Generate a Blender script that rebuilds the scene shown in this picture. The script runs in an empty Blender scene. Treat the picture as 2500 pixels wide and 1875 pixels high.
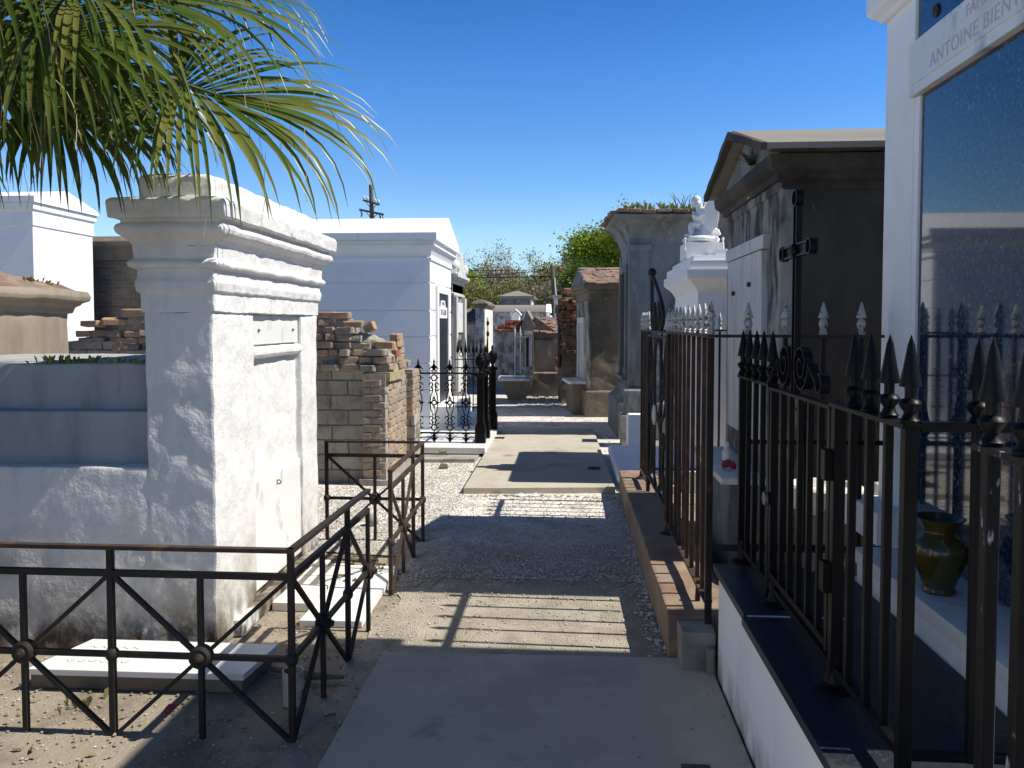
import bpy, bmesh, math, random
from mathutils import Vector, Matrix, noise, Quaternion
R = math.radians
rnd = random.Random(7)
scn = bpy.context.scene
col = scn.collection

# ---------------------------------------------------------------- camera
cd = bpy.data.cameras.new('camera'); cam = bpy.data.objects.new('camera', cd); col.objects.link(cam)
cd.sensor_width = 36; cd.lens = 28.0; cd.shift_y = -0.0259; cd.clip_end = 2000; cd.clip_start = .05
cam.location = (0, 0, 1.6); cam.rotation_euler = (R(90-2.4), 0, R(4.1))
scn.camera = cam
# ---------------------------------------------------------------- sun, sky, exposure
EL, AZ = R(50.9), R(1.4)          # elevation; sun stands to the right, a little behind the camera
S = Vector((math.cos(EL)*math.cos(AZ), -math.cos(EL)*math.sin(AZ), math.sin(EL)))
sl = bpy.data.lights.new('sun', 'SUN'); sun = bpy.data.objects.new('sun', sl); col.objects.link(sun)
sl.energy = 4.6; sl.angle = R(.5); sl.color = (1, .95, .87)
sun.rotation_euler = (-S).to_track_quat('-Z', 'Y').to_euler(); sun.location = (30, -2, 40)
w = bpy.data.worlds.new('World'); scn.world = w; w.use_nodes = True
nt = w.node_tree; bg = nt.nodes['Background']; sk = nt.nodes.new('ShaderNodeTexSky')
sk.sky_type = 'NISHITA'; sk.sun_disc = False; sk.sun_elevation = EL; sk.sun_rotation = R(90)+AZ
sk.altitude = 0; sk.air_density = 1.0; sk.dust_density = .0; sk.ozone_density = 2.0
hs = nt.nodes.new('ShaderNodeHueSaturation'); hs.inputs['Saturation'].default_value = 1.42; hs.inputs['Hue'].default_value = .512
nt.links.new(sk.outputs[0], hs.inputs['Color'])
tc = nt.nodes.new('ShaderNodeTexCoord'); sp_ = nt.nodes.new('ShaderNodeSeparateXYZ'); nt.links.new(tc.outputs['Generated'], sp_.inputs[0])
zr = nt.nodes.new('ShaderNodeMapRange'); nt.links.new(sp_.outputs[2], zr.inputs[0])            # deep dark-blue zenith of a clear dry day
for i, q in enumerate((.30, .75, 1.38, .45)): zr.inputs[i+1].default_value = q
hz = nt.nodes.new('ShaderNodeMapRange'); nt.links.new(sp_.outputs[2], hz.inputs[0])            # pale blue at the horizon
for i, q in enumerate((.0, .11, 1, 0)): hz.inputs[i+1].default_value = q
hm_ = nt.nodes.new('ShaderNodeMix'); hm_.data_type = 'RGBA'; nt.links.new(hz.outputs[0], hm_.inputs[0]); nt.links.new(hs.outputs[0], hm_.inputs[6]); hm_.inputs[7].default_value = (1.7,3.4,5.6,1)
ml = nt.nodes.new('ShaderNodeVectorMath'); ml.operation = 'SCALE'; nt.links.new(hm_.outputs[2], ml.inputs[0]); nt.links.new(zr.outputs[0], ml.inputs['Scale'])
nt.links.new(ml.outputs[0], bg.inputs[0]); bg.inputs[1].default_value = .09
vs = scn.view_settings; vs.view_transform = 'Standard'; vs.look = 'None'; vs.exposure = .45; vs.gamma = 1
scn.cycles.use_denoising = True

# ---------------------------------------------------------------- mesh helpers
class MB:
    def __init__(s): s.v = []; s.f = []
    def add(s, vs, fs):
        o = len(s.v); s.v += [tuple(p) for p in vs]; s.f += [tuple(i+o for i in f) for f in fs]; return s
    def box(s, x0, x1, y0, y1, z0, z1):
        return s.add([(x0,y0,z0),(x1,y0,z0),(x1,y1,z0),(x0,y1,z0),(x0,y0,z1),(x1,y0,z1),(x1,y1,z1),(x0,y1,z1)],
              [(3,2,1,0),(4,5,6,7),(0,1,5,4),(1,2,6,5),(2,3,7,6),(3,0,4,7)])
    def loft(s, secs, cap=True):
        n = len(secs[0]); vs = [p for q in secs for p in q]; fs = []
        for k in range(len(secs)-1):
            for i in range(n):
                j = (i+1) % n; fs.append((k*n+i, k*n+j, (k+1)*n+j, (k+1)*n+i))
        if cap: fs += [tuple(reversed(range(n))), tuple(range((len(secs)-1)*n, len(secs)*n))]
        return s.add(vs, fs)
    def prof(s, rect, pts):                       # rectangle swept up a moulding profile of (outset, z)
        x0, x1, y0, y1 = rect
        return s.loft([[(x0-e,y0-e,z),(x1+e,y0-e,z),(x1+e,y1+e,z),(x0-e,y1+e,z)] for e, z in pts])
    def poly(s, pts, ax, a0, a1):                 # 2-D outline pushed along an axis
        def P(p, a): return (a,p[0],p[1]) if ax == 'x' else (p[0],a,p[1]) if ax == 'y' else (p[0],p[1],a)
        return s.loft([[P(p,a0) for p in pts], [P(p,a1) for p in pts]])
    def bar(s, p0, p1, w, h=None, roll=0):
        p0, p1 = Vector(p0), Vector(p1); d = (p1-p0).normalized(); h = h or w
        u = Vector((0,0,1)) if abs(d.z) < .9 else Vector((1,0,0))
        a = d.cross(u).normalized(); b = a.cross(d)
        if roll: q = Quaternion(d, roll); a = q @ a; b = q @ b
        c = [a*sx*w/2+b*sy*h/2 for sx, sy in ((-1,-1),(1,-1),(1,1),(-1,1))]
        return s.loft([[p0+k for k in c], [p1+k for k in c]])
    def tube(s, pts, r, n=8, cap=True):
        pts = [Vector(p) for p in pts]; secs = []; m = len(pts)
        rs = r if isinstance(r, (list, tuple)) else [r]*m
        a = None
        for i in range(m):
            d = (pts[min(i+1,m-1)]-pts[max(i-1,0)]).normalized()
            if a is None: a = d.orthogonal().normalized()
            else: a = (a-d*a.dot(d)).normalized()
            b = d.cross(a)
            secs.append([pts[i]+(a*math.cos(2*math.pi*k/n)+b*math.sin(2*math.pi*k/n))*rs[i] for k in range(n)])
        return s.loft(secs, cap)
    def ring(s, c, R_, r, nrm=(0,1,0), n=18, m=6, sx=1, sz=1):
        c = Vector(c); nn = Vector(nrm).normalized(); a = Vector((0,0,1)) if abs(nn.z) < .9 else Vector((1,0,0))
        b = nn.cross(a).normalized(); vs = []; fs = []
        for i in range(n):
            t = 2*math.pi*i/n; e = b*math.cos(t)*sx+a*math.sin(t)*sz
            for k in range(m):
                u = 2*math.pi*k/m; vs.append(c+e*(R_+r*math.cos(u))+nn*r*math.sin(u))
        for i in range(n):
            for k in range(m):
                i2, k2 = (i+1) % n, (k+1) % m; fs.append((i*m+k, i2*m+k, i2*m+k2, i*m+k2))
        return s.add(vs, fs)
    def lathe(s, pr, c=(0,0,0), n=16, ax=None):   # pr: (radius, height)
        q = Vector((0,0,1)).rotation_difference(Vector(ax)) if ax else None; c = Vector(c)
        def T(p): p = Vector(p); return c+(q @ p if q else p)
        return s.loft([[T((r*math.cos(2*math.pi*k/n), r*math.sin(2*math.pi*k/n), z)) for k in range(n)] for r, z in pr])
    def ell(s, c, r, n=14, m=10, rot=None):
        vs = []; fs = []; c = Vector(c)
        for j in range(m+1):
            ph = math.pi*j/m
            for i in range(n):
                t = 2*math.pi*i/n
                p = Vector((r[0]*math.sin(ph)*math.cos(t), r[1]*math.sin(ph)*math.sin(t), r[2]*math.cos(ph)))
                vs.append(c+(rot @ p if rot else p))
        for j in range(m):
            for i in range(n): k = (i+1) % n; fs.append((j*n+i, (j+1)*n+i, (j+1)*n+k, j*n+k))
        return s.add(vs, fs)

CUR = [None, Vector((0,0,0))]
def tag(o, label=None, cat=None, group=None, kind=None):
    if label: o['label'] = label
    if cat: o['category'] = cat
    if group: o['group'] = group
    if kind: o['kind'] = kind
    return o
def thing(name, label, cat, loc=(0,0,0), rz=0, group=None):
    o = bpy.data.objects.new(name, None); col.objects.link(o); o.location = loc; o.rotation_euler = (0,0,rz)
    o.empty_display_size = .1
    CUR[0] = o; CUR[1] = Vector(loc); return tag(o, label, cat, group)
def build(name, mb, m, parent=0, bevel=0, smooth=None, rough=None, label=None, seg=2):
    """mb in scene coordinates; parent 0 = the current thing, None = top level"""
    if parent == 0: parent = CUR[0]
    off = CUR[1] if parent is not None else Vector((0,0,0))
    me = bpy.data.meshes.new(name); me.from_pydata([Vector(p)-off for p in mb.v], [], mb.f)
    bm = bmesh.new(); bm.from_mesh(me)
    bmesh.ops.recalc_face_normals(bm, faces=bm.faces)
    if bevel:
        es = [e for e in bm.edges if len(e.link_faces) == 2 and e.calc_face_angle(0) > R(25)]
        bmesh.ops.bevel(bm, geom=es, offset=bevel, segments=seg, profile=.6, affect='EDGES', clamp_overlap=True)
    if rough:
        cut, amp = rough[:2]; fr = rough[2] if len(rough) > 2 else 6
        bmesh.ops.remove_doubles(bm, verts=bm.verts, dist=.0005)
        for _ in range(8):
            bmesh.ops.triangulate(bm, faces=[f for f in bm.faces if len(f.verts) > 3])
            es = [e for e in bm.edges if e.calc_length() > cut]
            if not es or len(bm.verts) > 60000: break
            bmesh.ops.subdivide_edges(bm, edges=es, cuts=1, use_grid_fill=False)
        bmesh.ops.triangulate(bm, faces=[f for f in bm.faces if len(f.verts) > 3])
        for v in bm.verts:
            p = (v.co+off)*fr
            v.co += noise.noise_vector(p)*amp+noise.noise_vector(p*3.1)*amp*.4
    if smooth is None: smooth = bool(bevel or rough)
    if smooth:
        lim = R(38)
        for e in bm.edges: e.smooth = not (len(e.link_faces) == 2 and e.calc_face_angle(0) > lim)
        for f in bm.faces: f.smooth = True
    bm.to_mesh(me); bm.free(); me.materials.append(m)
    o = bpy.data.objects.new(name, me); col.objects.link(o)
    if bevel and not rough:
        wn = o.modifiers.new('even normals', 'WEIGHTED_NORMAL'); wn.keep_sharp = True; wn.weight = 80
    if parent is not None: o.parent = parent
    if label: o['label'] = label
    return o
def solo(name, mb, m, label, cat, loc, group=None, **k):          # a thing that is one mesh; origin at loc
    CUR[0] = None; CUR[1] = Vector(loc)
    o = build(name, mb, m, parent=None, **k)
    o.data.transform(Matrix.Translation(-Vector(loc))); o.location = loc
    return tag(o, label, cat, group)
def struct(name, mb, m, kind='structure', **k):
    return tag(build(name, mb, m, parent=None, **k), kind=kind)
def copytree(o, parent=None):
    c = o.copy(); col.objects.link(c)
    if parent is not None: c.parent = parent
    for ch in list(o.children): copytree(ch, c)
    return c
def text_mesh(txt, size, depth, width=1.0):
    cu = bpy.data.curves.new('t', 'FONT'); cu.body = txt; cu.size = size; cu.extrude = depth; cu.align_x = 'CENTER'
    cu.space_character = 1.1
    t = bpy.data.objects.new('t', cu); col.objects.link(t); bpy.context.view_layer.update()
    me = bpy.data.meshes.new_from_object(t.evaluated_get(bpy.context.evaluated_depsgraph_get()))
    vs = [(v.co.x*width, v.co.y, v.co.z) for v in me.vertices]; fs = [tuple(p.vertices) for p in me.polygons]
    bpy.data.objects.remove(t); bpy.data.meshes.remove(me); return vs, fs

# ---------------------------------------------------------------- materials
def hexlin(c): return tuple(c)+(1,)
def mat(name, base, layers=(), rough=.85, bumps=(), metal=0, spec=.4, brick=None, coat=0, sub=None, island=None, trans=None):
    """layers: (colour, scale or (sx,sy,sz), lo, hi[, zlo, zhi]) mixed over base by noise; bumps: (scale, strength, distance[, kind])"""
    m = bpy.data.materials.new(name); m.use_nodes = True; t = m.node_tree; N = t.nodes; L = t.links
    b = N['Principled BSDF']; b.inputs['Roughness'].default_value = rough; b.inputs['Metallic'].default_value = metal
    b.inputs['Specular IOR Level'].default_value = spec; b.inputs['Coat Weight'].default_value = coat
    g = N.new('ShaderNodeNewGeometry'); pos = g.outputs['Position']
    def nz(sc, det=6, kind='noise', rgh=.6):
        mp = N.new('ShaderNodeMapping'); L.new(pos, mp.inputs[0])
        mp.inputs['Scale'].default_value = sc if isinstance(sc, tuple) else (sc, sc, sc)
        if kind == 'voro':
            x = N.new('ShaderNodeTexVoronoi'); x.inputs['Scale'].default_value = 1; L.new(mp.outputs[0], x.inputs['Vector']); return x.outputs['Distance']
        x = N.new('ShaderNodeTexNoise'); x.inputs['Scale'].default_value = 1; x.inputs['Detail'].default_value = det; x.inputs['Roughness'].default_value = rgh
        L.new(mp.outputs[0], x.inputs['Vector']); return x.outputs['Fac']
    def mr(v, a, b_, c=0, d=1):
        x = N.new('ShaderNodeMapRange'); L.new(v, x.inputs[0])
        for i, q in enumerate((a, b_, c, d)): x.inputs[i+1].default_value = q
        return x.outputs[0]
    def mx(f, a, b_):
        x = N.new('ShaderNodeMix'); x.data_type = 'RGBA'; L.new(f, x.inputs[0]) if not isinstance(f, float) else setattr(x.inputs[0], 'default_value', f)
        for i, q in ((6, a), (7, b_)):
            if isinstance(q, tuple): x.inputs[i].default_value = hexlin(q)
            else: L.new(q, x.inputs[i])
        return x.outputs[2]
    c = tuple(base); hgt = None
    if brick:                                     # (brick colour a, b, mortar, length, height, swizzle)
        ca, cb, cm, bl, bh, sw = brick
        sx = N.new('ShaderNodeSeparateXYZ'); L.new(pos, sx.inputs[0]); cx = N.new('ShaderNodeCombineXYZ')
        ad = N.new('ShaderNodeMath'); ad.operation = 'ADD'; L.new(sx.outputs[0], ad.inputs[0]); L.new(sx.outputs[1], ad.inputs[1])
        L.new(ad.outputs[0] if sw == 'xy' else sx.outputs['XYZ'.index(sw[0])], cx.inputs[0]); L.new(sx.outputs[2] if sw == 'xy' else sx.outputs['XYZ'.index(sw[1])], cx.inputs[1])
        wob = N.new('ShaderNodeVectorMath'); wob.operation = 'MULTIPLY_ADD'
        nn = N.new('ShaderNodeTexNoise'); nn.inputs['Scale'].default_value = 9; L.new(pos, nn.inputs['Vector'])
        L.new(nn.outputs['Color'], wob.inputs[0]); wob.inputs[1].default_value = (.02,.02,0); L.new(cx.outputs[0], wob.inputs[2])
        br = N.new('ShaderNodeTexBrick'); L.new(wob.outputs[0], br.inputs['Vector'])
        br.inputs['Scale'].default_value = 1; br.inputs['Brick Width'].default_value = bl; br.inputs['Row Height'].default_value = bh
        br.inputs['Mortar Size'].default_value = .009; br.inputs['Mortar Smooth'].default_value = .4; br.inputs['Bias'].default_value = 0
        br.inputs['Color1'].default_value = hexlin(ca); br.inputs['Color2'].default_value = hexlin(cb); br.inputs['Mortar'].default_value = hexlin(cm)
        c = br.outputs['Color']; hgt = br.outputs['Fac']
    if island:                                    # colours spread over separate pieces
        rp = N.new('ShaderNodeValToRGB'); L.new(g.outputs['Random Per Island'], rp.inputs[0])
        els = rp.color_ramp.elements
        while len(els) < len(island): els.new(.5)
        for i, q in enumerate(island): els[i].position = i/(len(island)-1); els[i].color = hexlin(q)
        c = rp.outputs[0]
    for ly in layers:
        f = mr(nz(ly[1]), ly[2], ly[3])
        if len(ly) > 4:
            sz = N.new('ShaderNodeSeparateXYZ'); L.new(pos, sz.inputs[0]); z = mr(sz.outputs[2], ly[4], ly[5], 1, 0)
            k = N.new('ShaderNodeMath'); k.operation = 'MULTIPLY'; L.new(f, k.inputs[0]); L.new(z, k.inputs[1]); f = k.outputs[0]
        c = mx(f, c, ly[0])
    if isinstance(c, tuple): b.inputs['Base Color'].default_value = hexlin(c)
    else: L.new(c, b.inputs['Base Color'])
    nrm = None
    for bp in bumps:
        kind = bp[3] if len(bp) > 3 else 'noise'
        x = N.new('ShaderNodeBump'); x.inputs['Strength'].default_value = bp[1]; x.inputs['Distance'].default_value = bp[2]
        L.new(nz(bp[0], 5, kind), x.inputs['Height'])
        if nrm: L.new(nrm, x.inputs['Normal'])
        nrm = x.outputs[0]
    if hgt is not None:
        x = N.new('ShaderNodeBump'); x.inputs['Strength'].default_value = .8; x.inputs['Distance'].default_value = .012; x.invert = True
        L.new(hgt, x.inputs['Height'])
        if nrm: L.new(nrm, x.inputs['Normal'])
        nrm = x.outputs[0]
    if nrm: L.new(nrm, b.inputs['Normal'])
    if trans is not None:                         # thin leaf: part of the light passes through
        tr = N.new('ShaderNodeBsdfTranslucent'); ms = N.new('ShaderNodeMixShader'); ms.inputs[0].default_value = trans
        if isinstance(c, tuple): tr.inputs[0].default_value = hexlin(c)
        else: L.new(c, tr.inputs[0])
        L.new(b.outputs[0], ms.inputs[1]); L.new(tr.outputs[0], ms.inputs[2]); L.new(ms.outputs[0], N['Material Output'].inputs[0])
    return m

M = {}
M['plaster'] = mat('old_white_plaster', (.72,.71,.68), [((.52,.49,.43),2.2,.55,.8), ((.6,.6,.58),(14,14,3),.5,.8), ((.24,.2,.145),(5,5,4),.34,.6,.1,.6), ((.07,.055,.04),(9,9,6),.4,.56,.06,.24)],
    rough=.9, bumps=[(5,.45,.04),(22,.4,.012),(70,.25,.004)])
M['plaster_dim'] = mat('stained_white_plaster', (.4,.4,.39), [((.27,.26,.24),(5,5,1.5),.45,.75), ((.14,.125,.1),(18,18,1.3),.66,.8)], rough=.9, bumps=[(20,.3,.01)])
M['white'] = mat('whitewash', (.78,.78,.77), [((.62,.61,.57),(3,3,1.2),.55,.85), ((.5,.47,.4),(12,12,1.2),.62,.85)], rough=.85, bumps=[(60,.25,.004)])
M['white_clean'] = mat('clean_white_render', (.85,.845,.83), [((.74,.735,.72),2.5,.5,.85), ((.6,.58,.53),(10,10,1.1),.64,.85)], rough=.75, bumps=[(90,.12,.003)])
M['wall_white'] = mat('scuffed_white_wall', (.84,.83,.81), [((.7,.68,.63),(4,4,1.2),.5,.8), ((.3,.26,.2),(9,9,5),.36,.6,.02,.2), ((.5,.47,.42),(20,20,2),.66,.8)], rough=.8, bumps=[(60,.2,.004)])
M['cream'] = mat('cream_plaster', (.72,.68,.56), [((.52,.46,.33),3,.5,.8)], bumps=[(50,.3,.004)])
M['marble'] = mat('white_marble', (.74,.73,.7), [((.42,.43,.45),(3,7,5),.57,.7), ((.55,.5,.4),4,.6,.85)], rough=.45, bumps=[(25,.08,.003)])
M['grey_marble'] = mat('grey_marble', (.42,.43,.44), [((.25,.26,.28),(5,5,2),.5,.7)], rough=.5)
M['concrete'] = mat('path_concrete', (.47,.425,.335), [((.34,.305,.245),1.1,.45,.7), ((.53,.48,.39),5,.5,.8), ((.24,.215,.18),3.3,.6,.72), ((.2,.18,.15),22,.66,.78)], rough=.92, bumps=[(160,.25,.003),(12,.15,.006)])
M['concrete_grey'] = mat('grey_kerb_concrete', (.34,.32,.28), [((.18,.165,.14),4,.45,.7)], rough=.95, bumps=[(70,.4,.006)])
M['brick'] = mat('old_brick', (.3,.2,.14), brick=((.28,.12,.07),(.36,.22,.13),(.4,.36,.28),.21,.073,'xy'), layers=[((.2,.15,.11),3,.5,.75),((.42,.37,.28),7,.58,.75)], rough=.95, bumps=[(60,.5,.006)])
M['brick_grey'] = mat('sooty_brick', (.2,.17,.14), brick=((.13,.1,.08),(.2,.16,.125),(.24,.21,.17),.2,.07,'xy'), layers=[((.07,.062,.055),2,.45,.7)], rough=.95, bumps=[(60,.4,.006)])
M['loose_brick'] = mat('loose_brick', (.3,.2,.15), island=[(.26,.19,.14),(.36,.29,.22),(.3,.25,.2),(.42,.27,.16),(.27,.23,.19),(.38,.33,.27)], layers=[((.2,.17,.135),9,.5,.72),((.36,.32,.25),14,.6,.75)], rough=.95, bumps=[(70,.5,.006)])
M['dark_brick'] = mat('grimy_dark_brick', (.17,.09,.06), island=[(.12,.06,.045),(.2,.1,.065),(.15,.1,.075),(.24,.11,.06),(.1,.07,.055)], layers=[((.06,.045,.035),9,.48,.7)], rough=.95, bumps=[(70,.5,.006)])
M['mortar'] = mat('crumbling_lime_mortar', (.36,.325,.26), [((.22,.19,.15),14,.5,.72)], rough=1, bumps=[(60,.6,.01)])
M['red_brick'] = mat('red_brick', (.3,.12,.07), layers=[((.14,.07,.05),9,.5,.75)], rough=.95, bumps=[(70,.5,.006)])
M['ruin_plaster'] = mat('flaking_grey_plaster', (.36,.33,.27), brick=((.4,.37,.31),(.33,.3,.245),(.13,.115,.09),.34,.15,'xy'), layers=[((.2,.175,.14),3,.45,.7), ((.12,.1,.08),(7,7,3),.55,.75)], rough=.95, bumps=[(14,.5,.02),(70,.4,.005)])
M['sandstone'] = mat('yellow_stone', (.36,.3,.17), [((.24,.2,.12),8,.5,.75),((.5,.47,.36),14,.6,.75)], rough=.95, bumps=[(40,.5,.01)])
M['tan'] = mat('tan_stucco', (.27,.225,.17), [((.18,.15,.115),(5,5,1.5),.45,.7), ((.34,.29,.22),2,.5,.8)], rough=.95, bumps=[(40,.3,.006)])
M['brown'] = mat('brown_stucco', (.19,.155,.115), [((.11,.095,.075),(3,3,1.6),.42,.68), ((.26,.215,.155),2.2,.55,.8), ((.3,.29,.28),(9,9,5),.64,.76)], rough=.95, bumps=[(12,.6,.02),(60,.4,.006)])
M['black_stucco'] = mat('blackened_stucco', (.075,.064,.05), [((.03,.026,.022),(2,2,1),.42,.7), ((.2,.19,.175),(9,9,7),.68,.8), ((.13,.105,.078),1.6,.58,.78)], rough=.95, bumps=[(50,.3,.006)])
M['stained'] = mat('black_stained_plaster', (.36,.345,.31), [((.15,.14,.12),(4,4,1.3),.4,.62), ((.045,.04,.035),(7,7,2.2),.46,.62), ((.5,.48,.42),(9,9,2),.62,.78)], rough=.95, bumps=[(40,.3,.006)])
M['grey_stucco'] = mat('grey_stucco', (.2,.21,.205), [((.1,.1,.095),(3,3,.9),.42,.66), ((.34,.34,.33),(6,6,2.5),.58,.74), ((.055,.05,.045),(4,4,1.5),.6,.78)], rough=.95, bumps=[(40,.3,.006)])
M['peeling'] = mat('peeling_white_wall', (.4,.4,.41), [((.17,.16,.15),(6,6,4),.46,.6), ((.22,.13,.1),(4,4,3),.62,.72)], rough=.95, bumps=[(40,.4,.006)])
M['white_worn'] = mat('worn_white_marble', (.6,.59,.56), [((.3,.28,.25),(14,14,1.2),.5,.72), ((.12,.11,.1),(9,9,1.5),.64,.78)], rough=.8, bumps=[(40,.3,.006)])
M['roof_flat'] = mat('weathered_roof_cement', (.24,.22,.185), [((.17,.155,.125),(.8,3,3),.5,.8)], rough=.95, bumps=[(50,.2,.005)])
M['tile'] = mat('mossy_roof_tile', (.24,.14,.1), island=[(.2,.11,.08),(.28,.17,.12),(.2,.15,.12),(.33,.22,.15),(.17,.12,.1)], layers=[((.12,.1,.06),8,.5,.7),((.28,.26,.17),12,.6,.74)], rough=.95, bumps=[(50,.4,.006)])
M['granite'] = mat('polished_blue_granite', (.008,.016,.03), [((.025,.06,.115),(55,55,55),.46,.6), ((.2,.22,.24),(62,62,62),.6,.72)], rough=.04, spec=.8, coat=.15)
M['granite_dull'] = mat('honed_dark_granite', (.016,.02,.027), [((.05,.055,.065),90,.52,.7),((.13,.13,.13),150,.66,.76),((.12,.115,.1),2.2,.6,.85)], rough=.45, spec=.25, bumps=[(8,.1,.004)])
M['iron'] = mat('black_painted_iron', (.005,.005,.0055), [((.012,.009,.007),30,.58,.78)], rough=.4, spec=.12, bumps=[(120,.15,.002)])
M['iron_worn'] = mat('worn_black_iron', (.006,.006,.007), [((.4,.41,.41),(30,30,9),.6,.68)], rough=.45, spec=.15, bumps=[(70,.3,.003)])
M['rust'] = mat('rusty_iron', (.045,.028,.02), [((.16,.07,.035),14,.5,.72), ((.02,.017,.016),7,.52,.7)], rough=.8, bumps=[(90,.5,.003)])
M['rust_dark'] = mat('dark_rusty_iron', (.02,.015,.012), [((.09,.042,.024),9,.58,.78), ((.008,.0075,.007),6,.48,.68)], rough=.7, bumps=[(90,.5,.003)])
M['silver'] = mat('flaking_silver_paint', (.4,.4,.38), [((.05,.045,.04),40,.56,.62)], rough=.5, metal=.25, bumps=[(60,.3,.003)])
M['rusty_plinth'] = mat('rust_stained_kerb', (.27,.2,.14), [((.19,.105,.07),3,.45,.7), ((.38,.3,.18),4,.55,.75),((.12,.09,.07),12,.6,.75)], rough=.9, bumps=[(40,.3,.005)])
M['paint_white'] = mat('white_painted_metal', (.7,.7,.68), [((.3,.28,.25),30,.6,.7)], rough=.5)
M['wood'] = mat('weathered_pole_wood', (.16,.13,.1), [((.08,.065,.05),(20,20,1.5),.45,.7)], rough=.95)
M['metal_grey'] = mat('dull_grey_metal', (.16,.16,.165), rough=.55, metal=.5)
M['plate'] = mat('drain_plate_metal', (.05,.047,.043), [((.12,.11,.1),60,.5,.6)], rough=.7, metal=.3)
M['glaze'] = mat('olive_glass_vase', (.06,.047,.008), [((.13,.1,.018),6,.5,.8)], rough=.14, spec=.6, coat=.2)
M['can'] = mat('rust_flecked_white_enamel', (.5,.47,.4), [((.13,.055,.03),(18,18,9),.56,.64)], rough=.6, bumps=[(60,.2,.003)])
M['soil'] = mat('dirt', (.3,.25,.185), [((.15,.12,.09),3,.48,.72), ((.38,.33,.25),9,.55,.75)], rough=1, bumps=[(60,.6,.012),(9,.4,.03)])
M['palm'] = mat('palm_leaf', (.07,.11,.02), island=[(.05,.09,.012),(.1,.15,.02),(.06,.11,.02),(.15,.19,.035),(.2,.2,.045),(.08,.12,.02)], rough=.36, spec=.5, trans=.32)
M['palm_stalk'] = mat('palm_stalk', (.1,.12,.03), [((.05,.06,.02),9,.5,.7)], rough=.6)
M['fibre'] = mat('dry_palm_thread', (.42,.34,.2), rough=.9)
M['bark'] = mat('tree_bark', (.12,.1,.08), [((.07,.055,.045),(8,8,2),.45,.7)], rough=.95, bumps=[(30,.5,.02)])
M['leaf_bright'] = mat('spring_leaf', (.14,.2,.02), island=[(.16,.24,.015),(.27,.36,.025),(.2,.28,.02),(.34,.42,.04)], rough=.6, trans=.4)
M['leaf_dark'] = mat('dark_leaf', (.04,.07,.012), island=[(.05,.1,.012),(.09,.16,.015),(.13,.2,.02)], rough=.6, trans=.3)
M['leaf_olive'] = mat('olive_leaf', (.13,.13,.035), island=[(.2,.2,.07),(.28,.29,.08),(.24,.21,.1),(.3,.29,.11)], rough=.7, trans=.25)
M['leaf_brown'] = mat('bare_twig_haze', (.17,.14,.09), island=[(.26,.22,.15),(.32,.28,.19),(.28,.26,.14)], rough=.8, trans=.2)
M['weed'] = mat('weed_leaf', (.1,.14,.03), island=[(.14,.2,.03),(.26,.28,.07),(.3,.26,.1),(.2,.24,.05)], rough=.6, trans=.25)
M['fern'] = mat('fern_leaf', (.03,.07,.012), island=[(.02,.05,.01),(.04,.09,.015)], rough=.6, trans=.2)
M['dry_leaf'] = mat('dry_leaf', (.2,.12,.06), island=[(.12,.07,.035),(.26,.15,.06),(.3,.22,.12),(.15,.1,.06)], rough=.8)
M['shell'] = mat('shell_chips', (.5,.48,.44), island=[(.2,.18,.15),(.42,.4,.36),(.62,.6,.56),(.34,.31,.27),(.5,.46,.4)], rough=.8)
M['paper'] = mat('white_paper', (.78,.78,.78), rough=.8)
M['petal'] = mat('pink_petal', (.3,.03,.07), rough=.7)
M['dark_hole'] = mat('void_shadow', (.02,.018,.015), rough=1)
M['letter'] = mat('letter_grey', (.5,.5,.53), rough=.6)
M['letter_dark'] = mat('letter_dark', (.1,.1,.11), rough=.6)
M['bldg'] = mat('distant_building_wall', (.17,.19,.21), [((.13,.145,.165),.3,.45,.7)], rough=.9)
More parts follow.
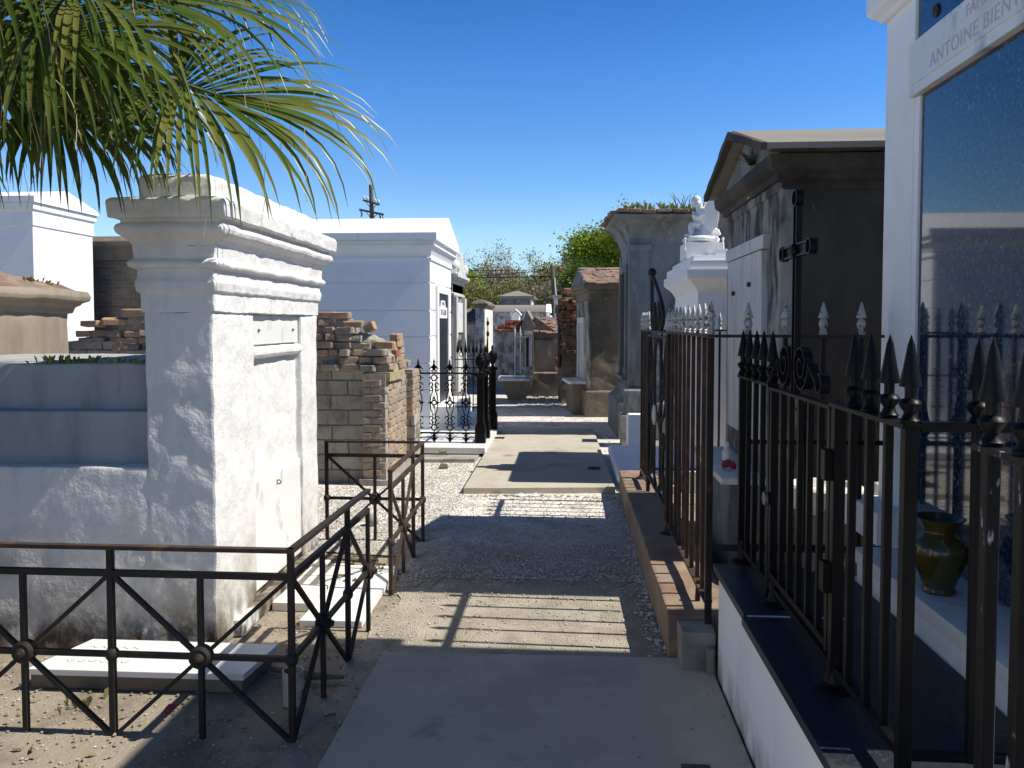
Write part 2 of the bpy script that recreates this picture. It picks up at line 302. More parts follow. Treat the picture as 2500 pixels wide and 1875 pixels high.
# ================================================================ ground, path
def gravel_mat(name, cols, sc, base_mix, dirt, lo, hi, fade=None):
    m = bpy.data.materials.new(name); m.use_nodes = True; t = m.node_tree; N = t.nodes; L = t.links
    b = N['Principled BSDF']; b.inputs['Roughness'].default_value = .95; b.inputs['Specular IOR Level'].default_value = .2
    g = N.new('ShaderNodeNewGeometry'); vo = N.new('ShaderNodeTexVoronoi'); vo.inputs['Scale'].default_value = sc; L.new(g.outputs['Position'], vo.inputs['Vector'])
    sx = N.new('ShaderNodeSeparateColor'); L.new(vo.outputs['Color'], sx.inputs[0])
    rp = N.new('ShaderNodeValToRGB'); L.new(sx.outputs[0], rp.inputs[0]); e = rp.color_ramp.elements
    while len(e) < len(cols): e.new(.5)
    for i, q in enumerate(cols): e[i].position = i/(len(cols)-1); e[i].color = hexlin(q)
    n = N.new('ShaderNodeTexNoise'); n.inputs['Scale'].default_value = base_mix; n.inputs['Detail'].default_value = 8; n.inputs['Roughness'].default_value = .65; L.new(g.outputs['Position'], n.inputs['Vector'])
    r = N.new('ShaderNodeMapRange'); L.new(n.outputs['Fac'], r.inputs[0]); r.inputs[1].default_value = lo; r.inputs[2].default_value = hi
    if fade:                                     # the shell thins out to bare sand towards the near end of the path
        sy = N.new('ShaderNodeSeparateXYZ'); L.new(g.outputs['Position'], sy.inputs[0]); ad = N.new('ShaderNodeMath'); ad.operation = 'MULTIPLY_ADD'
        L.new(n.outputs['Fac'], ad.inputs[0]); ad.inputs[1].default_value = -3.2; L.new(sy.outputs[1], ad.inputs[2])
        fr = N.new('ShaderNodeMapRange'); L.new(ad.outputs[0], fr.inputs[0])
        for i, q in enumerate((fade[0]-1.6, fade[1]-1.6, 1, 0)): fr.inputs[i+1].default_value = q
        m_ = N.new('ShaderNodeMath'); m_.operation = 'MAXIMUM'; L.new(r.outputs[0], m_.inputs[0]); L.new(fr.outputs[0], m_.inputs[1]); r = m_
    mx = N.new('ShaderNodeMix'); mx.data_type = 'RGBA'; L.new(r.outputs[0], mx.inputs[0]); L.new(rp.outputs[0], mx.inputs[6]); mx.inputs[7].default_value = hexlin(dirt)
    n2 = N.new('ShaderNodeTexNoise'); n2.inputs['Scale'].default_value = 6; n2.inputs['Detail'].default_value = 8; L.new(g.outputs['Position'], n2.inputs['Vector'])
    m2 = N.new('ShaderNodeMix'); m2.data_type = 'RGBA'; m2.blend_type = 'MULTIPLY'; m2.inputs[0].default_value = .5; L.new(mx.outputs[2], m2.inputs[6])
    r2 = N.new('ShaderNodeMapRange'); L.new(n2.outputs['Fac'], r2.inputs[0]); r2.inputs[1].default_value = .3; r2.inputs[2].default_value = .7; r2.inputs[3].default_value = .6; r2.inputs[4].default_value = 1.15
    L.new(r2.outputs[0], m2.inputs[7]); L.new(m2.outputs[2], b.inputs['Base Color'])
    bp = N.new('ShaderNodeBump'); bp.inputs['Strength'].default_value = .7; bp.inputs['Distance'].default_value = .012; bp.invert = True; L.new(vo.outputs['Distance'], bp.inputs['Height'])
    b2 = N.new('ShaderNodeBump'); b2.inputs['Strength'].default_value = .5; b2.inputs['Distance'].default_value = .03; L.new(n2.outputs['Fac'], b2.inputs['Height']); L.new(bp.outputs[0], b2.inputs['Normal'])
    L.new(b2.outputs[0], b.inputs['Normal']); return m
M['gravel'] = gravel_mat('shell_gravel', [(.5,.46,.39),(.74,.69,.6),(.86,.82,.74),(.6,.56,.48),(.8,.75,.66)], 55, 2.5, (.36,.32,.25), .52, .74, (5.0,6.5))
M['sand'] = gravel_mat('sandy_path_dirt', [(.33,.29,.22),(.38,.335,.255),(.35,.31,.235),(.29,.25,.19),(.5,.45,.36)], 120, 4, (.44,.39,.3), .35, .55)
CUR[0] = None; CUR[1] = Vector((0,0,0))
g = MB(); g.add([(-600,-600,-.004),(600,-600,-.004),(600,900,-.004),(-600,900,-.004)], [(0,1,2,3)])
struct('ground', g, M['soil'])
def strip(path, z, jit, m, name):                # irregular-edged ground sheet: rows of (y, left x, right x)
    vs = []; fs = []; y = path[0][0]; rows = []
    while y <= path[-1][0]+1e-6:
        for a, b in zip(path, path[1:]):
            if a[0] <= y <= b[0]+1e-6: k = (y-a[0])/(b[0]-a[0]); rows.append((y, a[1]+(b[1]-a[1])*k, a[2]+(b[2]-a[2])*k)); break
        y += .12 if y < 8 else .5
    n = 40
    for r_, (y, l, r) in enumerate(rows):
        l += rnd.uniform(-jit,jit); r += rnd.uniform(-jit,jit)
        for i in range(n+1):
            yy = y+((noise.noise((i*.9, 0, 3.3))*.3+noise.noise((i*2.7, 0, 8.1))*.12) if r_ in (0, len(rows)-1) else 0); vs.append((l+(r-l)*i/n, yy, z))
    for a in range(len(rows)-1):
        for i in range(n): q = a*(n+1)+i; fs.append((q,q+1,q+n+2,q+n+1))
    mb = MB(); mb.add(vs, fs); return struct(name, mb, m)
strip([(3.2,-1.02,.6),(4.6,-1.0,.66),(5.5,-1.05,.68)], .003, .04, M['sand'], 'sandy_path')
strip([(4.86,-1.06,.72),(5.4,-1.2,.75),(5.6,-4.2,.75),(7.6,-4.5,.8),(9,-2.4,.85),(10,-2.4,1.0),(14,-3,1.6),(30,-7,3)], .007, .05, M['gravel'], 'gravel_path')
def slab(name, pts, z0, z1, m, **k):
    mb = MB(); mb.loft([[(x,y,z0) for x, y in pts], [(x,y,z1) for x, y in pts]]); return struct(name, mb, m, bevel=.008, **k)
slab('path_slab', [(-.88,-3),(.655,-3),(.655,3.73),(-.885,3.70)], -.02, .035, M['concrete'])
slab('path_slab', [(-.985,7.36),(.44,7.50),(.40,9.38),(-1.0,9.34)], .0, .065, M['concrete'])
slab('path_slab', [(-1.0,9.352),(.40,9.392),(.36,11.75),(-1.03,11.72)], .0, .064, M['concrete'])
slab('kerb', [(-2.0,9.0),(-1.45,9.01),(-1.45,9.33),(-2.0,9.33)], 0, .05, M['concrete_grey'])
slab('kerb', [(-1.44,9.02),(-1.08,9.04),(-1.06,9.34),(-1.44,9.33)], 0, .052, M['concrete_grey'])
for i, (x, y, wd, lab) in enumerate(((.27,8.46,.13,'small dark metal drain plate in the shadowed far slab, right side'), (-.93,10.65,.13,'small metal drain plate beside the white marble kerb'), (.45,2.73,.1,'dark metal drain plate in the near concrete slab'))):
    z = .065 if i else .066
    z = (.066,.065,.036)[i]
    mb = MB().box(x-wd/2, x+wd/2, y-.07, y+.07, z, z+.006)
    for k in range(4): mb.box(x-wd/2+.012, x+wd/2-.012, y-.055+k*.03, y-.04+k*.03, z+.0062, z+.009)
    solo('drain_plate', mb, M['plate'], lab, 'drain plate', (x,y,z), group='metal plates set in the path')
# loose shells and pebbles on the path
def chips(name, n, area, size, m, z=.006, flat=.5):
    mb = MB()
    for _ in range(n):
        x, y = area(); s = rnd.uniform(*size)
        a = rnd.uniform(0, 6.28); t = rnd.uniform(0, .5); zz = z+s*.25
        c, q = math.cos(a)*s, math.sin(a)*s
        h = s*flat*rnd.uniform(.3,1)
        mb.add([(x-c,y-q,zz),(x+q*.7,y-c*.7,zz-h*.2),(x+c*.8,y+q*.8,zz+t*s*.3),(x-q*.6,y+c*.7,zz),(x,y,zz+h)], [(0,1,4),(1,2,4),(2,3,4),(3,0,4)])
    return tag(build(name, mb, m, parent=None), kind='stuff')
def A_grav():
    while True:
        y = 4.9+12.1*rnd.random()**1.5; x = rnd.uniform(-1.1 if y < 5.7 else -2.2, .75)
        if 7.3 < y < 11.8 and x > -1.05: continue
        return x, y
chips('gravel', 16000, A_grav, (.005,.014), M['shell'], .008)
def A_left():
    while True:
        y = rnd.uniform(5.4,9.0); x = rnd.uniform(-2.6,-.95)
        if x < -1.7 and y > 7.6: continue
        return x, y
chips('gravel', 7000, A_left, (.005,.014), M['shell'], .008)
chips('gravel', 1600, lambda: (rnd.uniform(-1.05,.6), 5.3-abs(rnd.gauss(0,.45))), (.004,.012), M['shell'], .006)
chips('gravel', 900, lambda: (rnd.uniform(-1.0,.5), rnd.uniform(3.75,5.6)), (.004,.011), M['shell'], .004)
chips('gravel', 650, lambda: (.5-abs(rnd.gauss(0,.05)), rnd.uniform(3.75,7.2)), (.008,.024), M['shell'], .004)
chips('gravel', 1500, lambda: (rnd.uniform(-2.6,-.9), rnd.uniform(2.2,5.4)), (.003,.009), M['shell'], .0)
chips('gravel', 1500, lambda: (rnd.uniform(-2.6,-.88), rnd.uniform(2.2,5.4)), (.004,.014), M['soil'], .0, .8)
chips('gravel', 140, lambda: (rnd.choice((-.88+abs(rnd.gauss(0,.05)), .65-abs(rnd.gauss(0,.04)))), rnd.uniform(2.2,3.7)), (.003,.008), M['shell'], .036)
chips('gravel', 60, lambda: (rnd.uniform(-.8,.6), rnd.uniform(2.3,3.7)), (.002,.005), M['shell'], .036)
chips('gravel', 160, lambda: (rnd.uniform(-.95,.4), rnd.uniform(7.5,9.3)), (.003,.008), M['shell'], .066)
chips('gravel', 900, lambda: (rnd.uniform(-1.0,.4), rnd.uniform(15.2,17.6)), (.02,.06), M['shell'], .008)
def leaves(name, n, area, m, size=(.012,.028), z=.01):
    mb = MB()
    for _ in range(n):
        x, y = area(); s = rnd.uniform(*size); a = rnd.uniform(0,6.28); c, q = math.cos(a)*s, math.sin(a)*s; h = rnd.uniform(.1,.6)*s
        mb.add([(x-c,y-q,z+h*.6),(x+q*.4,y-c*.4,z),(x+c,y+q,z+h),(x-q*.4,y+c*.4,z+h*.2)], [(0,1,2),(0,2,3)])
    return tag(build(name, mb, m, parent=None), kind='stuff')
leaves('leaf_litter', 70, lambda: (rnd.uniform(-.9,.42), 7.33-abs(rnd.gauss(0,.05))), M['dry_leaf'])
leaves('leaf_litter', 110, lambda: (rnd.uniform(-2.4,-.95), rnd.uniform(2.5,5.3)), M['dry_leaf'], z=.004)
leaves('leaf_litter', 50, lambda: (rnd.uniform(-2,-1.0), rnd.uniform(5.3,6.8)), M['dry_leaf'])
leaves('leaf_litter', 40, lambda: (rnd.uniform(.35,.62), rnd.uniform(9.5,12)), M['dry_leaf'])
mb = MB()
for x0, y0, n, s in ((-.44,7.29,7,.035),(-.36,7.3,5,.03),(-.3,7.31,6,.025)):
    for k in range(n):
        a = rnd.uniform(0,6.28); x = x0+rnd.gauss(0,.02); y = y0+rnd.gauss(0,.01); z = .012
        mb.add([(x-s,y,z+rnd.uniform(0,.02)),(x,y-s*.6,z),(x+s,y+.005,z+rnd.uniform(0,.035)),(x,y+s*.6,z+.01)], [(0,1,2),(0,2,3)])
solo('crumpled_paper', mb, M['paper'], 'crumpled white paper scrap lying before the far slab edge', 'litter', (-.38,7.3,.01))
# twigs and bark lying inside the left railing
for i, (p, lab) in enumerate((([(-1.75,5.05,.03),(-1.5,5.13,.05),(-1.2,5.1,.02)], 'curled brown palm bark strip on the gravel inside the left railing'), ([(-1.7,4.85,.02),(-1.45,4.8,.03),(-1.25,4.86,.02)], 'dark fallen twig on the earth by the marble slab'), ([(-1.35,3.5,.02),(-1.15,3.42,.03),(-1.0,3.44,.02)], 'grey fallen twig on the shadowed earth near the white can'))):
    solo('fallen_twig', MB().tube(p, [.012,.02,.008], 6), M['wood'], lab, 'twig', p[1], smooth=True)
solo('stone_fragment', MB().prof((-1.42,-1.33,8.62,8.68), [(0,.01),(.005,.03),(-.01,.06)]), M['brown'], 'brown stone chunk lying on pale gravel before the kerb', 'stone', (-1.38,8.65,.01), rough=(.03,.01))
solo('round_stone', MB().ell((-1.55,6.15,.05), (.06,.05,.045)), M['concrete_grey'], 'rounded pale stone on gravel behind the far railing', 'stone', (-1.55,6.15,.005), rough=(.03,.008))

# ================================================================ left: white step tomb with tall headpiece
X1, Y1 = -1.70, 3.70
t = thing('step_tomb', 'lumpy white plastered step tomb with tall moulded headpiece, behind the near railing', 'tomb', (X1,Y1,0), R(1))
hp = [(-2.035,3.70),(-1.70,3.70),(-1.70,4.22),(-1.745,4.22),(-1.745,5.03),(-1.70,5.03),(-1.70,5.36),(-2.035,5.36)]
head = build('headpiece', MB().poly(hp, 'z', 0, 1.658), M['plaster'], bevel=.012, rough=(.045,.007,7))
build('stepped_body', MB().box(-3.75,-2.03,3.704,5.356,0,.905), M['plaster'], bevel=.012, rough=(.06,.007,6))
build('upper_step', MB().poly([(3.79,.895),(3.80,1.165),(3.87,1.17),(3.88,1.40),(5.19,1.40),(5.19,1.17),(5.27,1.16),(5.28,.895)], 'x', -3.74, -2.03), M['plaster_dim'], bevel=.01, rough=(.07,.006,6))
cor = build('cornice', MB().prof((-2.035,-1.70,3.70,5.36), [(-.01,1.654),(.011,1.656),(.011,1.748),(.024,1.756),(.03,1.80),(.02,1.826),(.02,1.862),(.046,1.87),(.053,1.886),(.046,1.9),(.03,1.91),(.036,1.975),(.052,2.0),(.088,2.028),(.096,2.05),(.088,2.068),(.072,2.076),(.074,2.09),(.112,2.097),(.118,2.175),(.105,2.192),(-.02,2.2)]), M['plaster'], bevel=.004, rough=(.05,.006,8), seg=1)
build('cap_block', MB().prof((-2.06,-1.70,3.705,5.3), [(0,2.195),(.004,2.30),(-.012,2.318)]), M['plaster'], bevel=.01, rough=(.05,.011,9))
tb = build('tablet', MB().box(-1.75,-1.722,4.225,5.025,1.485,1.65), M['marble'], bevel=.004)
for y in (4.34,4.92): build('bolt', MB().lathe([(.009,0),(.009,.008),(.004,.012)], (-1.722,y,1.565), 8, (1,0,0)), M['metal_grey'], parent=tb)
build('sill_moulding', MB().tube([(-1.735,4.2,1.44),(-1.735,5.05,1.44)], .036, 12), M['plaster'], rough=(.04,.004))
build('closure_panel', MB().box(-1.75,-1.712,4.224,5.026,.12,.728), M['marble'], bevel=.004, rough=(.1,.003))
build('hook', MB().ring((-1.70,4.58,.665), .012, .004, (0,1,0)), M['metal_grey'])
build('base_course', MB().box(-1.72,-1.655,3.9,5.34,0,.085), M['plaster'], bevel=.01, rough=(.06,.006))
def weeds(name, label, spots, m, h=(.04,.1), n=14, cat='weed', w=.012, spread=.05):
    mb = MB(); base = None
    for (x, y, z) in spots:
        base = base or (x,y,z)
        for _ in range(n):
            a = rnd.uniform(0,6.28); r = abs(rnd.gauss(0,spread)); hh = rnd.uniform(*h); px, py = x+r*math.cos(a), y+r*math.sin(a)
            le = hh*rnd.uniform(.3,.9); dx, dy = math.cos(a)*le, math.sin(a)*le; ww = w*rnd.uniform(.6,1.4)
            mb.add([(px-ww*.3,py,z-.004),(px+ww*.3,py,z-.004),(px+dx*.5+ww,py+dy*.5,z+hh*.7),(px+dx,py+dy,z+hh),(px+dx*.5-ww,py+dy*.5,z+hh*.7)], [(0,1,2,3,4)])
    return solo(name, mb, m, label, cat, base)
weeds('weed_tuft', 'green weeds sprouting on the flat top of the white step tomb', [(-2.62,3.93,1.40),(-2.55,3.95,1.40),(-2.68,3.92,1.4),(-2.48,3.96,1.40)], M['weed'], (.012,.045), 15, w=.008)
weeds('weed_tuft', 'reddish and green weeds on the white step tomb next to its headpiece', [(-2.32,3.93,1.40),(-2.24,3.94,1.40),(-2.16,3.93,1.40),(-2.1,3.92,1.4)], M['weed'], (.01,.03), 14, w=.008)
weeds('weed_tuft', 'tiny green weed on bare earth in front of the marble grave slab', [(-2.05,3.14,0)], M['weed'], (.02,.05), 12)
weeds('weed_tuft', 'small green weeds on the earth beside the gap in the left railing', [(-1.35,4.75,.005),(-1.25,4.9,.005),(-1.3,5.15,.005)], M['weed'], (.02,.06), 12)
weeds('weed_tuft', 'small green weed at the foot of the marble kerb', [(-1.5,9.36,.05)], M['weed'], (.03,.06), 9)
solo('pink_scrap', MB().box(-1.66,-1.63,3.1,3.14,.002,.02), M['petal'], 'bit of pink petal on the earth before the grave slab', 'petal', (-1.645,3.12,0), rough=(.015,.006))
t = thing('grave_slab', 'white marble grave slab with faint script on a concrete base', 'grave slab', (-1.85,3.43,0))
build('slab', MB().poly([(-2.36,3.26),(-1.39,3.27),(-1.36,3.60),(-2.27,3.60)], 'z', .068, .096), M['marble'], bevel=.005)
build('base', MB().poly([(-2.36,3.285),(-1.41,3.295),(-1.39,3.60),(-2.30,3.60)], 'z', 0, .067), M['brown'], bevel=.005, rough=(.08,.006))
mb = MB()
for r_, (x0, x1, y) in enumerate(((-2.22,-2.0,3.5),(-2.2,-1.9,3.42),(-2.24,-1.95,3.35))):
    x = x0
    while x < x1:
        pts = [(x+.012*k, y+.012*math.sin(k*1.9+r_)+.004*rnd.random(), .0965) for k in range(4)]
        mb.tube(pts, .0013, 4); x += .05
build('inscription', mb, M['letter_dark'])
solo('marble_paving_slab', MB().poly([(-1.42,4.06),(-1.085,4.07),(-1.10,5.03),(-1.42,5.03)], 'z', .0, .035), M['marble'], 'flat pale marble slab laid in the earth along the left path edge', 'paving slab', (-1.25,4.5,0), bevel=.004)
t = thing('paving_strip', 'cracked cream stone strip between white tomb and marble slab', 'paving slab', (-1.54,4.6,0))
for a, b in ((4.28,4.52),(4.525,4.77),(4.775,5.02)):
    build('slab', MB().poly([(-1.65,a),(-1.43,a),(-1.43,b),(-1.65,b)], 'z', 0, .045+.006*rnd.random()), M['cream'], bevel=.004)
t = thing('tin_can', 'rusty white enamel can standing open on the shadowed earth', 'can', (-1.155,3.22,0))
build('body', MB().lathe([(.040,0),(.043,.005),(.043,.135),(.0445,.14),(.0445,.146),(.040,.146),(.038,.02),(0.0,.018)], (-1.155,3.22,0), 20), M['can'], smooth=True)
for k, (x, y, z, lab) in enumerate(((-1.60,4.98,.05,'cream broken tile lying on the cream stone strip'),)):
    solo('broken_tile', MB().box(x-.06,x+.06,y-.04,y+.04,z,z+.02), M['cream'], lab, 'tile', (x,y,z), bevel=.004)

t = thing('bounce_tomb', 'plain whitewashed tomb added out of view to bounce sunlight onto the granite tomb', 'tomb', (-1.95,-1,0))  # unseen tomb, added so its sunlit side brightens the granite tomb and low wall
build('walls', MB().prof((-3.9,-1.95,-3.4,1.2), [(.05,0),(.05,.2),(0,.22),(0,2.3)]), M['white'], bevel=.01)
build('cornice', MB().prof((-3.9,-1.95,-3.4,1.2), [(-.02,2.25),(.03,2.27),(.08,2.36),(.08,2.44),(-.1,2.52)]), M['white'], bevel=.006)
# ================================================================ low iron railings on the left
def rail_node(name, p, m, r=.02): return build(name, MB().ell(p, (r*1.3,r*1.3,r*1.5), 10, 8), m, smooth=True)
def hub(p, nrm, m):
    n = Vector(nrm)
    return build('rosette', MB().lathe([(.0,-.026),(.03,-.026),(.044,-.018),(.044,.018),(.036,.026),(.022,.026),(.02,.034),(.012,.04),(.012,.047),(0,.05)], p, 18, n), m, smooth=True)
ZT, ZM, ZH = .738, .637, .318
def railing(pts, kinds, nrm, m, top=None):
    """pts: positions half a bay apart, alternately 'p' post and 'h' hub; a hub carries the crossed braces of its bay"""
    P = [Vector((x,y,0)) for x, y in pts]; n = Vector(nrm); up = lambda p, z: (p.x,p.y,z)
    a, b = P[0], P[-1]; d = (b-a).normalized()
    build('top_rail', MB().bar(up(a-d*.012,ZT), up(b+d*.012,ZT), .03, .016), top or m)
    build('middle_rail', MB().bar(up(a,ZM), up(b,ZM), .022, .024), m)
    build('lower_rail', MB().bar(up(a,ZH), up(b,ZH), .02, .02), m)
    for p, k in zip(P, kinds):
        if k == 'p':
            build('post', MB().bar(up(p,-.02), up(p,ZT-.008), .024, .024), m, bevel=.003)
            rail_node('knuckle', (p.x,p.y,ZH), m)
        elif k == 'h':
            build('upright', MB().bar(up(p,-.02), up(p,ZM), .021, .021), m, bevel=.003)
            hub((p.x,p.y,ZH), n, m)
    for i, k in enumerate(kinds):
        if k == 'h' or k == 'H':
            for s in (-1, 1):
                j = i+s
                q = P[j] if 0 <= j < len(P) else P[i]+(P[i]-P[i-s])
                o = P[i]*2-q
                if 0 <= j < len(P) or True:
                    top_ok = 0 <= j < len(P)
                    lo_ok = 0 <= i-s < len(P)
                    p1 = up(q,ZM) if top_ok else up(P[i],ZH); p0 = up(o,-.01) if lo_ok else up(P[i],ZH)
                    if top_ok or lo_ok: build('brace', MB().bar(p0, p1, .018, .016), m)
t = thing('iron_railing', 'low rusty iron railing with crossed braces and rosettes, nearest the camera on the left', 'railing', (-1.055,2.93,0), group='low iron railings round the left plot')
railing([(-1.055-.3575*k,2.93) for k in range(0,8)], 'phphphph', (0,-1,0), M['rust_dark'], M['rust'])
railing([(-1.055,2.93),(-1.05,3.30),(-1.045,3.67),(-1.04,4.03)], 'xhph', (1,0,0), M['rust_dark'])
t = thing('iron_railing', 'second low rusty iron railing, beyond the gap, turning left before the brick ruin', 'railing', (-1.05,4.6,0), group='low iron railings round the left plot')
railing([(-1.045,4.58),(-1.05,4.96),(-1.06,5.34),(-1.065,5.72)], 'php'+'p', (1,0,0), M['rust'])
railing([(-1.065,5.72),(-1.42,5.72),(-1.78,5.72)], 'xhp', (0,-1,0), M['rust_dark'], M['rust'])
# ================================================================ brick helpers
def jbrick(mb, c, s, rot=0, tilt=0):
    """one worn brick: a box with knocked-off corners"""
    q = Quaternion((0,0,1), rot) @ Quaternion((1,0,0), tilt); c = Vector(c); sec = []
    for z in (-1,-.72,.72,1):
        k = .86 if abs(z) == 1 else 1.0; ring = []
        for sx, sy in ((-1,-.7),(-.8,-1),(.8,-1),(1,-.7),(1,.7),(.8,1),(-.8,1),(-1,.7)):
            j = Vector((rnd.uniform(-1,1), rnd.uniform(-1,1), rnd.uniform(-1,1)))*.004
            ring.append(c+q @ Vector((sx*s[0]/2*(.5+.5*k), sy*s[1]/2*(.5+.5*k), z*s[2]/2))+j)
        sec.append(ring)
    mb.loft(sec); return mb
def courses(mb, x0, x1, y0, y1, z0, z1, axis='x', L=.2, D=.1, H=.062, gap=.012, jit=.006, drop=0.0):
    """running-bond skin of separate worn bricks along x (facing -y) or along y (facing +x / -x)"""
    z = z0; r = 0
    while z+H <= z1+.001:
        a0, a1 = (x0, x1) if axis == 'x' else (y0, y1); a = a0-(L/2 if r % 2 else 0)
        while a < a1-.02:
            b0, b1 = max(a, a0), min(a+L-gap, a1); ln = b1-b0
            if ln > .03 and rnd.random() > drop:
                o = rnd.uniform(-jit, jit*.6)
                c = ((b0+b1)/2, (y0+y1)/2+o, z+H/2) if axis == 'x' else ((x0+x1)/2+o, (b0+b1)/2, z+H/2)
                s = (ln, y1-y0, H) if axis == 'x' else (x1-x0, ln, H)
                jbrick(mb, c, s, rnd.uniform(-.015,.015))
            a += L
        z += H+gap; r += 1
    return mb

# ================================================================ broken brick tomb
t = thing('ruined_brick_tomb', 'broken brick tomb with flaking grey plaster, roofless and crumbling, beside the path', 'tomb', (-1.78,7.7,0))
build('plastered_wall', MB().poly([(-5.2,0),(-2.03,0),(-2.03,1.12),(-2.10,1.17),(-2.10,1.30),(-2.45,1.33),(-2.6,1.45),(-3.4,1.5),(-4.35,1.34),(-4.6,1.42),(-5.2,1.42)], 'y', 7.80, 7.98), M['ruin_plaster'], rough=(.06,.016,5))
build('inner_core', MB().box(-2.3,-1.845,7.86,9.27,0,1.02), M['ruin_plaster'], rough=(.1,.02))
mb = MB(); courses(mb, -2.03,-1.79, 7.69,7.80, .1,1.10, 'x', L=.21)
build('brick_pier', mb, M['loose_brick'])
build('mortar', MB().box(-2.026,-1.80,7.702,7.80,.02,1.10).box(-1.90,-1.792,7.801,8.64,.02,1.01).box(-1.88,-1.772,8.93,9.29,.5,1.08), M['mortar'], rough=(.05,.006))
mb = MB(); courses(mb, -1.88,-1.78, 7.81,8.64, .05,1.02, 'y', L=.2, drop=.05)
build('brick_side', mb, M['loose_brick'])
mb = MB(); courses(mb, -1.86,-1.76, 8.92,9.30, .55,1.09, 'y', L=.13)
build('end_pier', mb, M['loose_brick'])
build('pier_plaster', MB().box(-1.88,-1.755,8.93,9.3,0,.56), M['ruin_plaster'], rough=(.06,.012))
build('plinth', MB().box(-2.06,-1.77,7.66,9.34,0,.07), M['concrete_grey'], rough=(.08,.012))
build('yellow_block', MB().box(-2.0,-1.755,7.72,8.45,1.03,1.12), M['sandstone'], rough=(.04,.012), label='long yellow stone lintel')
mb = MB(); mb2 = MB()
for z, xe, ye in ((1.135,-1.76,8.72),(1.21,-1.78,8.62),(1.285,-1.80,8.5),(1.36,-1.95,8.3),(1.435,-2.04,8.15),(1.51,-2.12,8.0),(1.585,-2.17,7.95)):
    x = xe
    while x > -2.75: 
        ln = rnd.choice((.2,.17,.11,.14))
        if rnd.random() > .1: jbrick(mb, (x-ln/2, 7.83+rnd.uniform(-.05,.03), z+.032+rnd.uniform(-.006,.006)), (ln-.012,.11,.066*rnd.uniform(.85,1.05)), rnd.uniform(-.22,.22), rnd.uniform(-.06,.06))
        x -= ln
    mb2.box(-2.6, xe-.03, 7.80, ye-.05, z-.01, z+.05)
    y = 7.9
    while y < ye:
        ln = rnd.choice((.2,.11,.15)); jbrick(mb, (xe-.06+rnd.uniform(-.03,.015), y+ln/2, z+.032), (.105,ln-.012,.066), rnd.uniform(-.2,.2), rnd.uniform(-.06,.06)); y += ln
build('broken_courses', mb, M['loose_brick'])
build('mortar', mb2, M['mortar'], rough=(.05,.012,12))
mb = MB()
for x in [-4.95+.17*k for k in range(16)]:
    for r_ in range(3 if x < -4.4 else 5): jbrick(mb, (x+rnd.uniform(-.03,.03), 7.86, 1.36+.07*r_), (.17,.12,.062), rnd.uniform(-.25,.25), rnd.uniform(-.12,.12))
build('tumbled_courses', mb, M['loose_brick'])
build('mortar_rubble', MB().ell((-2.15,7.95,1.42),(.28,.12,.1)).ell((-1.95,8.1,1.26),(.18,.2,.07)), M['mortar'], rough=(.03,.02,16))
def loose(c, rot, tilt, lab, m='loose_brick', s=(.2,.1,.066)):
    solo('loose_brick', jbrick(MB(), c, s, rot, tilt), M[m], lab, 'brick', (c[0],c[1],c[2]-s[2]/2), group='loose bricks on the broken tomb')
loose((-2.28,7.84,1.685), .06, 0, 'topmost grey brown brick at the left of the broken tomb, touching the white headpiece')
loose((-2.43,7.84,1.69), -.05, 0, 'brick half hidden behind the white headpiece at the top of the ruin')
loose((-2.0,7.9,1.57), 1.45, 1.2, 'pale brick standing on end on the stepped break of the ruin', s=(.11,.09,.1))
loose((-2.15,7.83,1.60), .2, .1, 'greyish brick tilted on the rubble just under the topmost brick')
loose((-1.84,7.9,1.39), -.08, .05, 'whitish mortar smeared brick on the middle of the stepped break')
loose((-1.84,8.42,1.395), 1.5, 0, 'brown brick at the far right end of the broken top', s=(.24,.1,.066))
loose((-1.84,8.40,1.465), 1.55, 0, 'uppermost tan brick of the pair at the far right end', s=(.24,.1,.066))
loose((-1.80,8.12,1.30), 1.5, .02, 'orange brick lying near the right end of the ruin', 'red_brick', (.15,.1,.066))
loose((-4.38,7.85,1.72), .1, .03, 'long grey brick slab lying on the rubble seen left of the headpiece', s=(.34,.12,.07))
loose((-4.62,7.82,1.63), .4, .2, 'tilted brown brick in the rubble by the low tan tomb', s=(.24,.12,.06))
loose((-4.85,7.82,1.60), -.3, -.18, 'flat broken brick leaning on the rubble behind the low tan tomb', s=(.26,.13,.05))

# ================================================================ large white tomb with gable
t = thing('white_gabled_tomb', 'large whitewashed block-jointed tomb with plain gable and dark tablet, left of the path', 'tomb', (-1.95,11.1,0))
pts = [(0,0)]
for z in (.30,.68,1.05,1.424,1.796,2.186): pts += [(0,z-.014),(-.016,z-.006),(-.016,z+.006),(0,z+.014)]
pts += [(0,2.5)]
build('walls', MB().prof((-4.7,-1.95,11.1,13.1), pts), M['white_clean'], smooth=False)
build('cornice', MB().prof((-4.7,-1.95,11.1,13.1), [(-.02,2.49),(.02,2.5),(.025,2.53),(.012,2.54),(.02,2.6),(.05,2.66),(.085,2.69),(.085,2.71),(.07,2.72),(.075,2.768),(-.02,2.769)]), M['white_clean'], bevel=.004)
build('roof', MB().poly([(10.96,2.77),(13.24,2.77),(13.24,2.872),(12.1,3.215),(10.96,2.872)], 'x', -4.85, -1.83), M['white_clean'], bevel=.01)
build('door_frame', MB().box(-1.96,-1.915,11.55,11.70,.42,2.16).box(-1.96,-1.915,12.60,12.75,.42,2.16).box(-1.96,-1.9149,11.702,12.598,2.06,2.16), M['white'], bevel=.006)
tab = build('tablet', MB().box(-1.96,-1.935,11.702,12.598,.42,2.058), M['granite_dull'])
